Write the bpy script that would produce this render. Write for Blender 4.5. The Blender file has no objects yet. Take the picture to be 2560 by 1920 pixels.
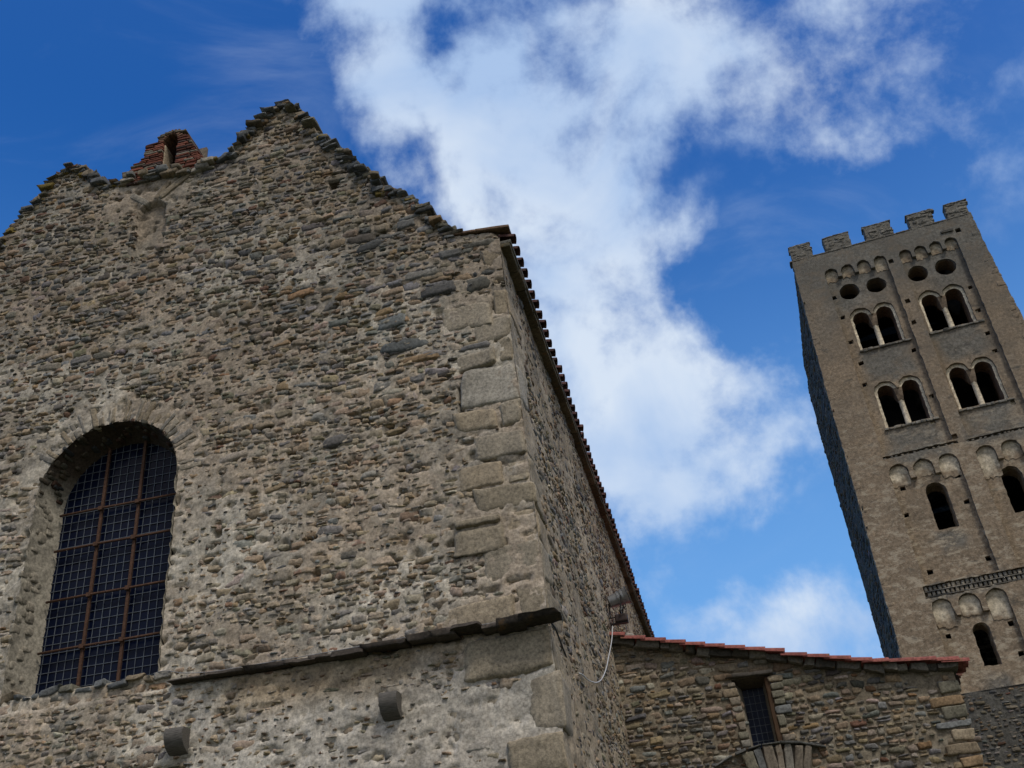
import bpy, math, random
import numpy as np
from mathutils import Matrix, Vector
from mathutils.geometry import delaunay_2d_cdt

scene = bpy.context.scene
COL = scene.collection
rad = math.radians

# ------------------------------------------------------------------ camera
CAM_R = np.array([[0.9708376450883043, 0.22242854220400782, -0.0894416597140039],
                  [-0.19463966474543953, 0.513488018875542, -0.8357304920720877],
                  [-0.13996309437554838, 0.8287675175127649, 0.5418069159105948]])  # rows: right, down, forward
CAM_P = np.array([0.0, 0.0, 1.65])
cam_d = bpy.data.cameras.new('camera')
cam_d.sensor_width = 36.0
cam_d.lens = 36.0 * 2600.0 / 2560.0
cam_d.clip_start = 0.1
cam_d.clip_end = 5000.0
cam = bpy.data.objects.new('camera', cam_d)
COL.objects.link(cam)
rx, dn, fw = CAM_R
M = Matrix(((rx[0], -dn[0], -fw[0], CAM_P[0]), (rx[1], -dn[1], -fw[1], CAM_P[1]),
            (rx[2], -dn[2], -fw[2], CAM_P[2]), (0, 0, 0, 1)))
cam.matrix_world = M
scene.camera = cam

# ------------------------------------------------------------------ light, sky, exposure
scene.view_settings.view_transform = 'Standard'
scene.view_settings.look = 'None'
scene.view_settings.exposure = 0.28
scene.view_settings.gamma = 1.0
SUN_DIR = Vector((0.42, -0.58, 1.05)).normalized()       # towards the (veiled) sun, behind the photographer
SUN_EL = math.asin(SUN_DIR.z)
SUN_AZ = math.atan2(SUN_DIR.x, SUN_DIR.y)
sun_d = bpy.data.lights.new('sun', 'SUN')
sun_d.energy = 1.5
sun_d.angle = rad(13)
sun_d.color = (1.0, 0.94, 0.84)
sun = bpy.data.objects.new('sun', sun_d)
COL.objects.link(sun)
sun.rotation_euler = SUN_DIR.to_track_quat('Z', 'Y').to_euler()
sun.location = SUN_DIR * 60


def ray_dir(px, py):
    """direction in the world of a place in the sky (used only to say where the clouds are)"""
    v = np.array([(px - 1106.0) * 2560 / 2212 / 2600, (py - 829.5) * 2560 / 2212 / 2600, 1.0])
    d = CAM_R.T @ v
    return d / np.linalg.norm(d)


def build_world():
    w = bpy.data.worlds.new('World')
    scene.world = w
    w.use_nodes = True
    nt = w.node_tree
    N, L = nt.nodes, nt.links
    N.clear()

    def node(t, **k):
        n = N.new(t)
        for a, b in k.items():
            setattr(n, a, b)
        return n

    def math_(op, a, b=None, c=None, clamp=False):
        n = node('ShaderNodeMath', operation=op, use_clamp=clamp)
        for i, v in enumerate((a, b, c)):
            if v is None:
                continue
            if isinstance(v, (int, float)):
                n.inputs[i].default_value = v
            else:
                L.new(v, n.inputs[i])
        return n.outputs[0]

    tc = node('ShaderNodeTexCoord')
    dirv = tc.outputs['Generated']
    sky = node('ShaderNodeTexSky', sky_type='NISHITA')
    sky.sun_disc = False
    sky.sun_elevation = SUN_EL
    sky.sun_rotation = SUN_AZ
    sky.altitude = 500
    sky.air_density = 1.0
    sky.dust_density = 3.0
    sky.ozone_density = 2.2
    hsv = node('ShaderNodeHueSaturation')
    hsv.inputs['Saturation'].default_value = SKY_SAT
    hsv.inputs['Value'].default_value = SKY_VAL
    hsv.inputs['Hue'].default_value = SKY_HUE
    L.new(sky.outputs[0], hsv.inputs['Color'])
    # pale low air towards the horizon
    sepz = node('ShaderNodeSeparateXYZ')
    L.new(dirv, sepz.inputs[0])
    hz = node('ShaderNodeMapRange', interpolation_type='SMOOTHSTEP')
    L.new(sepz.outputs['Z'], hz.inputs['Value'])
    hz.inputs['From Min'].default_value = 0.74
    hz.inputs['From Max'].default_value = 0.15
    hz.inputs['To Max'].default_value = 1.0
    hmix = node('ShaderNodeMix', data_type='RGBA')
    L.new(hz.outputs[0], hmix.inputs['Factor'])
    L.new(hsv.outputs[0], hmix.inputs['A'])
    hmix.inputs['B'].default_value = (1.5, 3.6, 7.0, 1)
    # warped direction for wispy cloud edges
    nw = node('ShaderNodeTexNoise', noise_dimensions='3D')
    nw.inputs['Scale'].default_value = 8.0
    nw.inputs['Detail'].default_value = 5.0
    nw.inputs['Roughness'].default_value = 0.6
    L.new(dirv, nw.inputs['Vector'])
    sub = node('ShaderNodeVectorMath', operation='SUBTRACT')
    L.new(nw.outputs['Color'], sub.inputs[0])
    sub.inputs[1].default_value = (0.5, 0.5, 0.5)
    mad = node('ShaderNodeVectorMath', operation='MULTIPLY_ADD')
    L.new(sub.outputs[0], mad.inputs[0])
    mad.inputs[1].default_value = (0.10, 0.10, 0.10)
    L.new(dirv, mad.inputs[2])
    wdir = mad.outputs[0]
    total = None
    for (px, py, r, wt) in CLOUDS:
        d = ray_dir(px, py)
        v = node('ShaderNodeVectorMath', operation='DISTANCE')
        L.new(wdir, v.inputs[0])
        v.inputs[1].default_value = tuple(d)
        mr = node('ShaderNodeMapRange', interpolation_type='SMOOTHSTEP')
        mr.inputs['From Min'].default_value = r * CLOUD_SIZE * 2560 / 2212 / 2600
        mr.inputs['From Max'].default_value = 0.0
        mr.inputs['To Min'].default_value = 0.0
        mr.inputs['To Max'].default_value = wt * CLOUD_W
        L.new(v.outputs['Value'], mr.inputs['Value'])
        total = mr.outputs[0] if total is None else math_('ADD', total, mr.outputs[0])
    # unseen bright cloud bank added behind the photographer and overhead, as neutral fill light
    sep = node('ShaderNodeSeparateXYZ')
    L.new(dirv, sep.inputs[0])
    bank = math_('SUBTRACT', math_('MULTIPLY', sep.outputs['X'], 0.55), math_('MULTIPLY', sep.outputs['Y'], 0.83))
    back = node('ShaderNodeMapRange', interpolation_type='SMOOTHSTEP')
    L.new(bank, back.inputs['Value'])
    back.inputs['From Min'].default_value = -0.12
    back.inputs['From Max'].default_value = 0.36
    back.inputs['To Min'].default_value = 0.0
    back.inputs['To Max'].default_value = BACK_FILL_CLOUD
    total = math_('ADD', total, back.outputs[0])
    total = math_('MINIMUM', math_('MAXIMUM', total, 0.0), 0.84)
    n1 = node('ShaderNodeTexNoise', noise_dimensions='3D')
    n1.inputs['Scale'].default_value = 9.0
    n1.inputs['Detail'].default_value = 9.0
    n1.inputs['Roughness'].default_value = 0.59
    n1.inputs['Distortion'].default_value = 0.12
    L.new(dirv, n1.inputs['Vector'])
    nz = math_('MULTIPLY', math_('SUBTRACT', n1.outputs['Fac'], 0.5), CLOUD_NOISE)
    # the noise only works where there is some cloud
    gate = node('ShaderNodeMapRange', interpolation_type='LINEAR')
    gate.inputs['From Min'].default_value = 0.0
    gate.inputs['From Max'].default_value = 0.22
    L.new(total, gate.inputs['Value'])
    dens = math_('ADD', total, math_('MULTIPLY', nz, gate.outputs[0]))
    alpha = node('ShaderNodeMapRange', interpolation_type='SMOOTHSTEP')
    alpha.inputs['From Min'].default_value = 0.10
    alpha.inputs['From Max'].default_value = 1.0
    alpha.inputs['To Max'].default_value = 0.97
    L.new(dens, alpha.inputs['Value'])
    # thin high veil everywhere
    n3 = node('ShaderNodeTexNoise', noise_dimensions='3D')
    n3.inputs['Scale'].default_value = 3.0
    n3.inputs['Detail'].default_value = 7.0
    n3.inputs['Roughness'].default_value = 0.6
    n3.inputs['Distortion'].default_value = 0.8
    mp = node('ShaderNodeMapping')
    mp.inputs['Scale'].default_value = (1.0, 1.6, 2.6)
    mp.inputs['Rotation'].default_value = (0.3, 0.5, 0.2)
    L.new(dirv, mp.inputs['Vector'])
    L.new(mp.outputs[0], n3.inputs['Vector'])
    veil = node('ShaderNodeMapRange', interpolation_type='SMOOTHSTEP')
    veil.inputs['From Min'].default_value = 0.50
    veil.inputs['From Max'].default_value = 0.85
    veil.inputs['To Max'].default_value = 0.24
    L.new(n3.outputs['Fac'], veil.inputs['Value'])
    al = math_('MAXIMUM', alpha.outputs[0], veil.outputs[0])
    # cloud colour: white with blue-grey hollows
    n2 = node('ShaderNodeTexNoise', noise_dimensions='3D')
    n2.inputs['Scale'].default_value = 5.5
    n2.inputs['Detail'].default_value = 5.0
    n2.inputs['Roughness'].default_value = 0.5
    n2.inputs['Distortion'].default_value = 0.5
    L.new(dirv, n2.inputs['Vector'])
    cr = node('ShaderNodeValToRGB')
    cr.color_ramp.elements[0].position = 0.36
    cr.color_ramp.elements[0].color = (*CLOUD_LO, 1)
    cr.color_ramp.elements[1].position = 0.62
    cr.color_ramp.elements[1].color = (*CLOUD_HI, 1)
    L.new(n2.outputs['Fac'], cr.inputs['Fac'])
    mix = node('ShaderNodeMix', data_type='RGBA')
    L.new(al, mix.inputs['Factor'])
    L.new(hmix.outputs['Result'], mix.inputs['A'])
    # the added fill bank, on the sun's side, is tinted warmer for the walls
    warm = node('ShaderNodeMix', data_type='RGBA')
    wf = node('ShaderNodeMapRange', interpolation_type='SMOOTHSTEP')
    L.new(bank, wf.inputs['Value'])
    wf.inputs['From Min'].default_value = -0.12
    wf.inputs['From Max'].default_value = 0.30
    L.new(wf.outputs[0], warm.inputs['Factor'])
    L.new(cr.outputs[0], warm.inputs['A'])
    warm.inputs['B'].default_value = (*FILL_CLOUD_TINT, 1)
    L.new(warm.outputs['Result'], mix.inputs['B'])
    bg = node('ShaderNodeBackground')
    bg.inputs['Strength'].default_value = SKY_STRENGTH
    L.new(mix.outputs['Result'], bg.inputs['Color'])
    out = node('ShaderNodeOutputWorld')
    L.new(bg.outputs[0], out.inputs['Surface'])


SKY_STRENGTH = 0.10
SKY_SAT, SKY_VAL, SKY_HUE = 1.46, 1.40, 0.511
BACK_FILL_CLOUD = 1.2  # amount of the unseen cloud added to light the walls
CLOUD_NOISE = 2.8
CLOUD_SIZE = 1.40
CLOUD_W = 0.62
FILL_CLOUD_TINT = (5.0, 4.7, 4.3)
CLOUD_LO = (3.4, 4.7, 6.9)
CLOUD_HI = (5.7, 6.5, 7.6)
# (x, y, radius, weight): where in the sky the cloud bank lies, as bearings from the church forecourt
CLOUDS = [
    (790, -20, 180, .75), (880, 0, 190, .6), (1010, -30, 170, .5), (1150, -30, 150, .4),
    (850, 215, 110, .50), (950, 250, 150, .45), (1060, 170, 200, .6), (1180, 160, 220, .6), (1330, 140, 220, .55),
    (1480, 150, 230, .44), (1640, 180, 250, .25), (1830, 265, 130, .36), (1560, 30, 280, .28), (1350, 20, 200, .3),
    (990, 370, 140, .55), (1110, 320, 200, .6), (1270, 310, 180, .45), (1400, 290, 150, .3),
    (1060, 470, 180, .65), (1190, 490, 210, .65), (1330, 480, 160, .45), (1450, 500, 130, .5),
    (1170, 640, 210, .65), (1300, 660, 190, .5), (1430, 690, 170, .5),
    (1280, 790, 210, .75), (1420, 800, 220, .75), (1560, 850, 210, .8), (1680, 900, 180, .6), (1560, 960, 180, .45),
    (1320, 950, 200, .75), (1460, 970, 190, .7), (1360, 1090, 160, .8), (1500, 1040, 140, .5),
    (1460, 1420, 200, .30), (1600, 1440, 240, .36), (1760, 1460, 240, .40), (1930, 1450, 220, .36), (1560, 1320, 260, .14), (1850, 1330, 200, .12),
    (1900, 40, 340, .21), (2070, 150, 320, .17), (2150, 420, 220, .12),
    (140, 120, 130, .22), (460, 150, 120, .20), (830, 360, 70, .42), (740, 200, 90, .2),
    (960, 105, 95, -.75), (1090, 75, 90, -.55), (880, 310, 60, -.4), (1500, 590, 100, -.6), (1420, 400, 90, -.5), (1620, 640, 110, -.45), (1500, 330, 100, -.3),
]
build_world()

# ------------------------------------------------------------------ helpers
GRID_CACHE = {}


def hash3(ix, iy, iz, seed):
    h = (ix.astype(np.int64) * 374761393 + iy.astype(np.int64) * 668265263 + iz.astype(np.int64) * 2147483647 + seed * 1274126177) & 0xffffffff
    h = ((h ^ (h >> 13)) * 1274126177) & 0xffffffff
    h = ((h ^ (h >> 16)) * 2246822519) & 0xffffffff
    return ((h ^ (h >> 15)) & 0xffffff).astype(np.float64) / float(0xffffff)


def vnoise(x, y, z=0.0, seed=1):
    x = np.asarray(x, float)
    y = np.asarray(y, float)
    z = np.zeros_like(x) + z
    fx, fy, fz = np.floor(x), np.floor(y), np.floor(z)
    tx, ty, tz = x - fx, y - fy, z - fz
    tx, ty, tz = tx * tx * (3 - 2 * tx), ty * ty * (3 - 2 * ty), tz * tz * (3 - 2 * tz)
    r = 0
    for dx in (0, 1):
        for dy in (0, 1):
            wxy = (tx if dx else 1 - tx) * (ty if dy else 1 - ty)
            for dz in (0, 1):
                r = r + wxy * (tz if dz else 1 - tz) * hash3(fx + dx, fy + dy, fz + dz, seed)
    return r          # 0..1


def fbm(x, y, z=0.0, seed=1, oct=4, gain=.5):
    a, s, t = 1.0, 0.0, 0.0
    x = np.asarray(x, float)
    y = np.asarray(y, float)
    for o in range(oct):
        s = s + a * vnoise(x * 2 ** o, y * 2 ** o, np.asarray(z) * 2 ** o, seed + o * 17)
        t += a
        a *= gain
    return s / t


class Acc:
    """collects vertices, faces and per-vertex tints in a local (u, w, n) frame"""

    def __init__(self):
        self.v, self.f, self.c, self.m, self.n = [], [], [], [], 0

    def add(self, verts, faces, col, mat=0):
        verts = np.asarray(verts, float).reshape(-1, 3)
        col = np.asarray(col, float)
        if col.ndim == 1:
            col = np.tile(col, (len(verts), 1))
        self.v.append(verts)
        self.c.append(col)
        if isinstance(faces, np.ndarray):
            faces = [faces]
        else:
            by = {}
            for f in faces:
                by.setdefault(len(f), []).append(f)
            faces = [np.array(x, dtype=np.int64) for x in by.values()]
        for fa in faces:
            self.f.append(fa + self.n)
            self.m.append(np.full(len(fa), mat, dtype=np.int32))
        self.n += len(verts)

    def build(self, name, mats, parent=None, frame=None, smooth=True, sharp=None, loc=None):
        V = np.concatenate(self.v)
        C = np.concatenate(self.c)
        if frame is not None:
            o, U, W, Nn = [np.array(a, float) for a in frame]
            V = o + V[:, :1] * U + V[:, 1:2] * W + V[:, 2:3] * Nn
        if loc is not None:
            V = V - np.array(loc, float)
        me = bpy.data.meshes.new(name)
        me.vertices.add(len(V))
        me.vertices.foreach_set('co', V.astype(np.float32).ravel())
        nl = sum(f.size for f in self.f)
        nf = sum(len(f) for f in self.f)
        me.loops.add(nl)
        me.polygons.add(nf)
        me.loops.foreach_set('vertex_index', np.concatenate([f.ravel() for f in self.f]).astype(np.int32))
        tot = np.concatenate([np.full(len(f), f.shape[1], dtype=np.int32) for f in self.f])
        st = np.concatenate([[0], np.cumsum(tot)[:-1]]).astype(np.int32)
        me.polygons.foreach_set('loop_start', st)
        me.polygons.foreach_set('loop_total', tot)
        me.polygons.foreach_set('material_index', np.concatenate(self.m))
        me.polygons.foreach_set('use_smooth', np.full(nf, bool(smooth)))
        at = me.attributes.new('tint', 'FLOAT_COLOR', 'POINT')
        at.data.foreach_set('color', np.concatenate([C, np.ones((len(C), 1))], 1).astype(np.float32).ravel())
        me.update(calc_edges=True)
        me.validate()
        for m in (mats if isinstance(mats, (list, tuple)) else [mats]):
            me.materials.append(m)
        if sharp is not None:
            try:
                me.set_sharp_from_angle(angle=sharp)
            except Exception:
                pass
        ob = bpy.data.objects.new(name, me)
        COL.objects.link(ob)
        if parent is not None:
            ob.parent = parent
        return ob


def empty(name, loc, label, cat, rz=0.0):
    o = bpy.data.objects.new(name, None)
    o.empty_display_size = 0.5
    COL.objects.link(o)
    o.location = loc
    o.rotation_euler = (0, 0, rz)
    o['label'] = label
    o['category'] = cat
    return o


def tag(o, label, cat, group=None):
    o['label'] = label
    o['category'] = cat
    if group:
        o['group'] = group
    return o


def box_faces():
    return np.array([[0, 1, 3, 2], [4, 6, 7, 5], [0, 4, 5, 1], [2, 3, 7, 6], [0, 2, 6, 4], [1, 5, 7, 3]])


def add_box(acc, lo, hi, col, jit=0.0, rng=None, mat=0):
    xs = [(lo[0], hi[0])[i] for i in (0, 1)]
    v = np.array([[x, y, z] for x in (lo[0], hi[0]) for y in (lo[1], hi[1]) for z in (lo[2], hi[2])], float)
    if jit:
        v = v + rng.uniform(-jit, jit, v.shape)
    acc.add(v, box_faces(), col, mat)


_RB = {}


def rounded_block(nu, nw, nn):
    """unit rounded block surface grid, coordinates in -1..1"""
    key = (nu, nw, nn)
    if key in _RB:
        return _RB[key]
    idx = {}
    V = []
    F = []

    def vid(i, j, k):
        t = (i, j, k)
        if t not in idx:
            idx[t] = len(V)
            V.append((2 * i / nu - 1, 2 * j / nw - 1, 2 * k / nn - 1))
        return idx[t]
    for i in range(nu):
        for j in range(nw):
            F.append((vid(i, j, nn), vid(i + 1, j, nn), vid(i + 1, j + 1, nn), vid(i, j + 1, nn)))
            F.append((vid(i, j, 0), vid(i, j + 1, 0), vid(i + 1, j + 1, 0), vid(i + 1, j, 0)))
    for i in range(nu):
        for k in range(nn):
            F.append((vid(i, 0, k), vid(i + 1, 0, k), vid(i + 1, 0, k + 1), vid(i, 0, k + 1)))
            F.append((vid(i, nw, k), vid(i, nw, k + 1), vid(i + 1, nw, k + 1), vid(i + 1, nw, k)))
    for j in range(nw):
        for k in range(nn):
            F.append((vid(0, j, k), vid(0, j, k + 1), vid(0, j + 1, k + 1), vid(0, j + 1, k)))
            F.append((vid(nu, j, k), vid(nu, j + 1, k), vid(nu, j + 1, k + 1), vid(nu, j, k + 1)))
    r = (np.array(V, float), np.array(F))
    _RB[key] = r
    return r


def block(acc, rng, c, h, col, rnd=0.035, rough=0.012, warp=0.03, n=(8, 6, 5), mat=0, rot=None, seed=None):
    """one dressed or rough stone: centre c, half sizes h, edges rounded by rnd"""
    V, F = rounded_block(*n)
    h = np.array(h, float)
    r = min(rnd, h.min() * .9)
    # non-linear grid so that rings sit on the rounded edges
    P = np.sign(V) * np.abs(V) ** 0.55 * h
    inner = np.clip(P, -(h - r), h - r)
    d = P - inner
    L = np.linalg.norm(d, axis=1, keepdims=True)
    P = inner + np.where(L > 1e-9, d / np.maximum(L, 1e-9) * np.minimum(L, r), 0)
    # corner warp
    cw = rng.uniform(-1, 1, (2, 2, 2, 3)) * warp
    s = (V + 1) / 2
    W = 0
    for i in (0, 1):
        for j in (0, 1):
            for k in (0, 1):
                W = W + ((s[:, 0] if i else 1 - s[:, 0]) * (s[:, 1] if j else 1 - s[:, 1]) * (s[:, 2] if k else 1 - s[:, 2]))[:, None] * cw[i, j, k]
    P = P + W * np.minimum(1, h / 0.12)
    sd = int(rng.integers(1, 9999)) if seed is None else seed
    f = 9.0
    nx = fbm(P[:, 0] * f, P[:, 1] * f, P[:, 2] * f, sd, 3) - .5
    ny = fbm(P[:, 0] * f, P[:, 1] * f, P[:, 2] * f, sd + 5, 3) - .5
    nz = fbm(P[:, 0] * f, P[:, 1] * f, P[:, 2] * f, sd + 9, 3) - .5
    P = P + np.stack([nx, ny, nz], 1) * rough * 2.4
    if rot is not None:
        P = P @ np.array(rot).T
    cv = np.array(col) * (0.88 + 0.24 * fbm(P[:, 0] * 6, P[:, 1] * 6, P[:, 2] * 6, sd + 3, 3))[:, None]
    acc.add(P + np.array(c), F, cv, mat)


def rot2(a):
    """rotation in the (u, w) plane"""
    c, s = math.cos(a), math.sin(a)
    return [[c, -s, 0], [s, c, 0], [0, 0, 1]]


# ---- rubble: thousands of half-buried stones laid in wavering courses, one template each
NS, NT = 8, 6
_s = np.array([-1, -.86, -.6, -.2, .2, .6, .86, 1.0])
_t = np.array([-1, -.8, -.35, .35, .8, 1.0])
TS, TT = np.meshgrid(_s, _t, indexing='ij')
TS, TT = TS.ravel(), TT.ravel()
_q = []
for i in range(NS - 1):
    for j in range(NT - 1):
        _q.append((i * NT + j, (i + 1) * NT + j, (i + 1) * NT + j + 1, i * NT + j + 1))
TQ = np.array(_q)


def lay_courses(rng, u0, u1, w0, w1, hmin, hmax, amin, amax, gap, keep, skip=0.06, wave=.05):
    """centres and half sizes of stones in wavering courses"""
    out = []
    w = w0
    row = 0
    while w < w1:
        hr = hmin + (hmax - hmin) * (rng.beta(1.3, 1.9))
        u = u0 - rng.uniform(0, .3)
        while u < u1:
            h = hr * rng.uniform(.62, 1.18)
            wd = h * rng.uniform(amin, amax) * (1.35 if rng.random() < .12 else 1)
            if rng.random() < .10 and hr > .085:          # two thin stones in place of one
                for q in (0, 1):
                    out.append((u + wd / 2, w + hr * (.26 + .5 * q), wd / 2, h * .24, rng.normal(0, .03)))
            elif rng.random() > skip:
                out.append((u + wd / 2, w + hr / 2 + rng.normal(0, hr * .07), wd / 2, h / 2, rng.normal(0, .085)))
            u += wd + gap * rng.uniform(.4, 2.2)
        w += hr + gap * rng.uniform(.5, 1.3)
        row += 1
    a = np.array(out)
    wv = (fbm(a[:, 0] * .45, a[:, 1] * .3, 3.3, 77, 2) - .5) * 2 * wave
    a[:, 1] += wv
    k = keep(a[:, 0], a[:, 1])
    return a[k]


PAL = np.array([
    [.245, .198, .140], [.280, .232, .168], [.158, .166, .168], [.108, .116, .122], [.225, .212, .186],
    [.300, .272, .225], [.200, .168, .125], [.225, .158, .095], [.145, .085, .062], [.180, .170, .132],
    [.092, .093, .090], [.340, .325, .290], [.175, .186, .196], [.238, .205, .165]])
WARM = np.array([.985, .93, .885])
WT_WARM = np.array([14, 13, 5, 2.5, 13, 11, 12, 4, 1.5, 8, 1.5, 3, 5, 14], float)
WT_GREY = np.array([9, 7, 10, 7, 11, 6, 10, 4, 2, 9, 4.5, 2, 9, 8], float)


def add_stones(acc, rng, st, proud, depth, palw, bright=None, hfun=None, blend=None, sharpness=(3.5, 9.0), mat=0, satur=1.0):
    n = len(st)
    if n == 0:
        return
    cu, cw, hu, hw, ro = st.T
    if not isinstance(proud, np.ndarray):
        proud = rng.uniform(proud[0], proud[1], n)
    k = rng.uniform(.0, .60, n)[:, None]
    S, T = TS[None, :], TT[None, :]
    x = S * np.sqrt(1 - k * T * T * .5)
    y = T * np.sqrt(1 - k * S * S * .5)
    cx = rng.uniform(-.30, .26, (n, 4)) * np.array([-1, 1, -1, 1])
    cy = rng.uniform(-.42, .34, (n, 4)) * np.array([-1, -1, 1, 1])
    b = [(1 - S) * (1 - T) / 4, (1 + S) * (1 - T) / 4, (1 - S) * (1 + T) / 4, (1 + S) * (1 + T) / 4]
    for q in range(4):
        x = x + b[q] * cx[:, q:q + 1]
        y = y + b[q] * cy[:, q:q + 1]
    x = x + rng.normal(0, .045, x.shape)
    y = y + rng.normal(0, .085, y.shape)
    p = rng.uniform(sharpness[0], sharpness[1], n)[:, None]
    e = np.sqrt(np.clip((1 - np.abs(S) ** p) * (1 - np.abs(T) ** p), 0, 1))
    tilt_u = rng.normal(0, .008, n)[:, None]
    tilt_w = rng.normal(0, .009, n)[:, None]
    z = proud[:, None] - depth * (1 - e) + tilt_u * S + tilt_w * T + rng.normal(0, .0065, e.shape) * (e > .05)
    u = x * hu[:, None]
    w = y * hw[:, None]
    cr, sr = np.cos(ro)[:, None], np.sin(ro)[:, None]
    U = cu[:, None] + u * cr - w * sr
    W = cw[:, None] + u * sr + w * cr
    if hfun is not None:
        z = z + hfun(cu, cw)[:, None]
    V = np.stack([U, W, z], 2).reshape(-1, 3)
    F = (TQ[None] + (np.arange(n) * NS * NT)[:, None, None]).reshape(-1, 4)
    wts = palw / palw.sum()
    col = PAL[rng.choice(len(PAL), n, p=wts)] * rng.uniform(.80, 1.20, (n, 1)) * (1 + rng.normal(0, .035, (n, 3)))
    col = col * WARM
    if satur != 1.0:
        g = col.mean(1, keepdims=True)
        col = g + (col - g) * satur
    if blend is not None:                       # lime smeared over the faces
        m_ = np.clip(blend(cu, cw) * rng.uniform(.4, 1.5, n), 0, .85)[:, None]
        col = col * (1 - m_) + np.array([.325, .272, .203]) * m_
    if bright is not None:
        col = col * bright(cu, cw)[:, None]
    # banding inside a stone
    ph = rng.uniform(0, 60, n)[:, None]
    band = .90 + .20 * vnoise(TS[None, :] * 1.3 + ph, TT[None, :] * 2.2 + ph * .7, 0.5, 9)
    C = (col[:, None, :] * band[:, :, None]).reshape(-1, 3)
    acc.add(V, F, C, mat)


def grid_wall(acc, u0, u1, w0, w1, res, sdf, hfun, cfun, mat=0, snap=True):
    """mortar bed: a fine height field, cut where sdf < 0 with its edge drawn onto the outline"""
    nu, nw = int(round((u1 - u0) / res)) + 1, int(round((w1 - w0) / res)) + 1
    u = np.linspace(u0, u1, nu)
    w = np.linspace(w0, w1, nw)
    U, W = np.meshgrid(u, w, indexing='ij')
    if sdf is not None:
        D = sdf(U, W)
        Dc = sdf((U[:-1, :-1] + U[1:, 1:]) / 2, (W[:-1, :-1] + W[1:, 1:]) / 2)
        keepc = Dc > 0
        if snap:
            e = res * .25
            gu = (sdf(U + e, W) - sdf(U - e, W)) / (2 * e)
            gw = (sdf(U, W + e) - sdf(U, W - e)) / (2 * e)
            g2 = np.maximum(gu * gu + gw * gw, .25)
            near = D < 0
            stp = np.clip(-D, 0, res * 1.2)
            U = np.where(near, U + gu / g2 * stp, U)
            W = np.where(near, W + gw / g2 * stp, W)
    else:
        keepc = np.ones((nu - 1, nw - 1), bool)
    H = hfun(U, W)
    C = cfun(U, W)
    I = np.arange(nu * nw).reshape(nu, nw)
    Q = np.stack([I[:-1, :-1], I[1:, :-1], I[1:, 1:], I[:-1, 1:]], 2)[keepc]
    used, inv = np.unique(Q.ravel(), return_inverse=True)
    V = np.stack([U.ravel(), W.ravel(), H.ravel()], 1)[used]
    acc.add(V, inv.reshape(-1, 4), C.reshape(-1, 3)[used], mat)


def ring_arch(cx, w0, spring, r, n=24, rise=None):
    """arched opening, counter-clockwise from bottom left"""
    rise = r if rise is None else rise
    pts = [(cx - r, w0), (cx + r, w0), (cx + r, spring)]
    for i in range(1, n):
        a = math.pi * i / n
        pts.append((cx + r * math.cos(a), spring + rise * math.sin(a)))
    pts.append((cx - r, spring))
    return pts


def resample(pts, step):
    out = []
    for i in range(len(pts)):
        a, b = np.array(pts[i]), np.array(pts[(i + 1) % len(pts)])
        L = np.linalg.norm(b - a)
        k = max(1, int(round(L / step)))
        for j in range(k):
            out.append(tuple(a + (b - a) * j / k))
    return out


def inside(poly, x, y):
    """even-odd test, vectorised"""
    r = np.zeros(np.shape(x), bool)
    n = len(poly)
    for i in range(n):
        x0, y0 = poly[i]
        x1, y1 = poly[(i + 1) % n]
        if y0 == y1:
            continue
        c = ((y0 > y) != (y1 > y)) & (x < (x1 - x0) * (y - y0) / (y1 - y0) + x0)
        r ^= c
    return r


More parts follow.
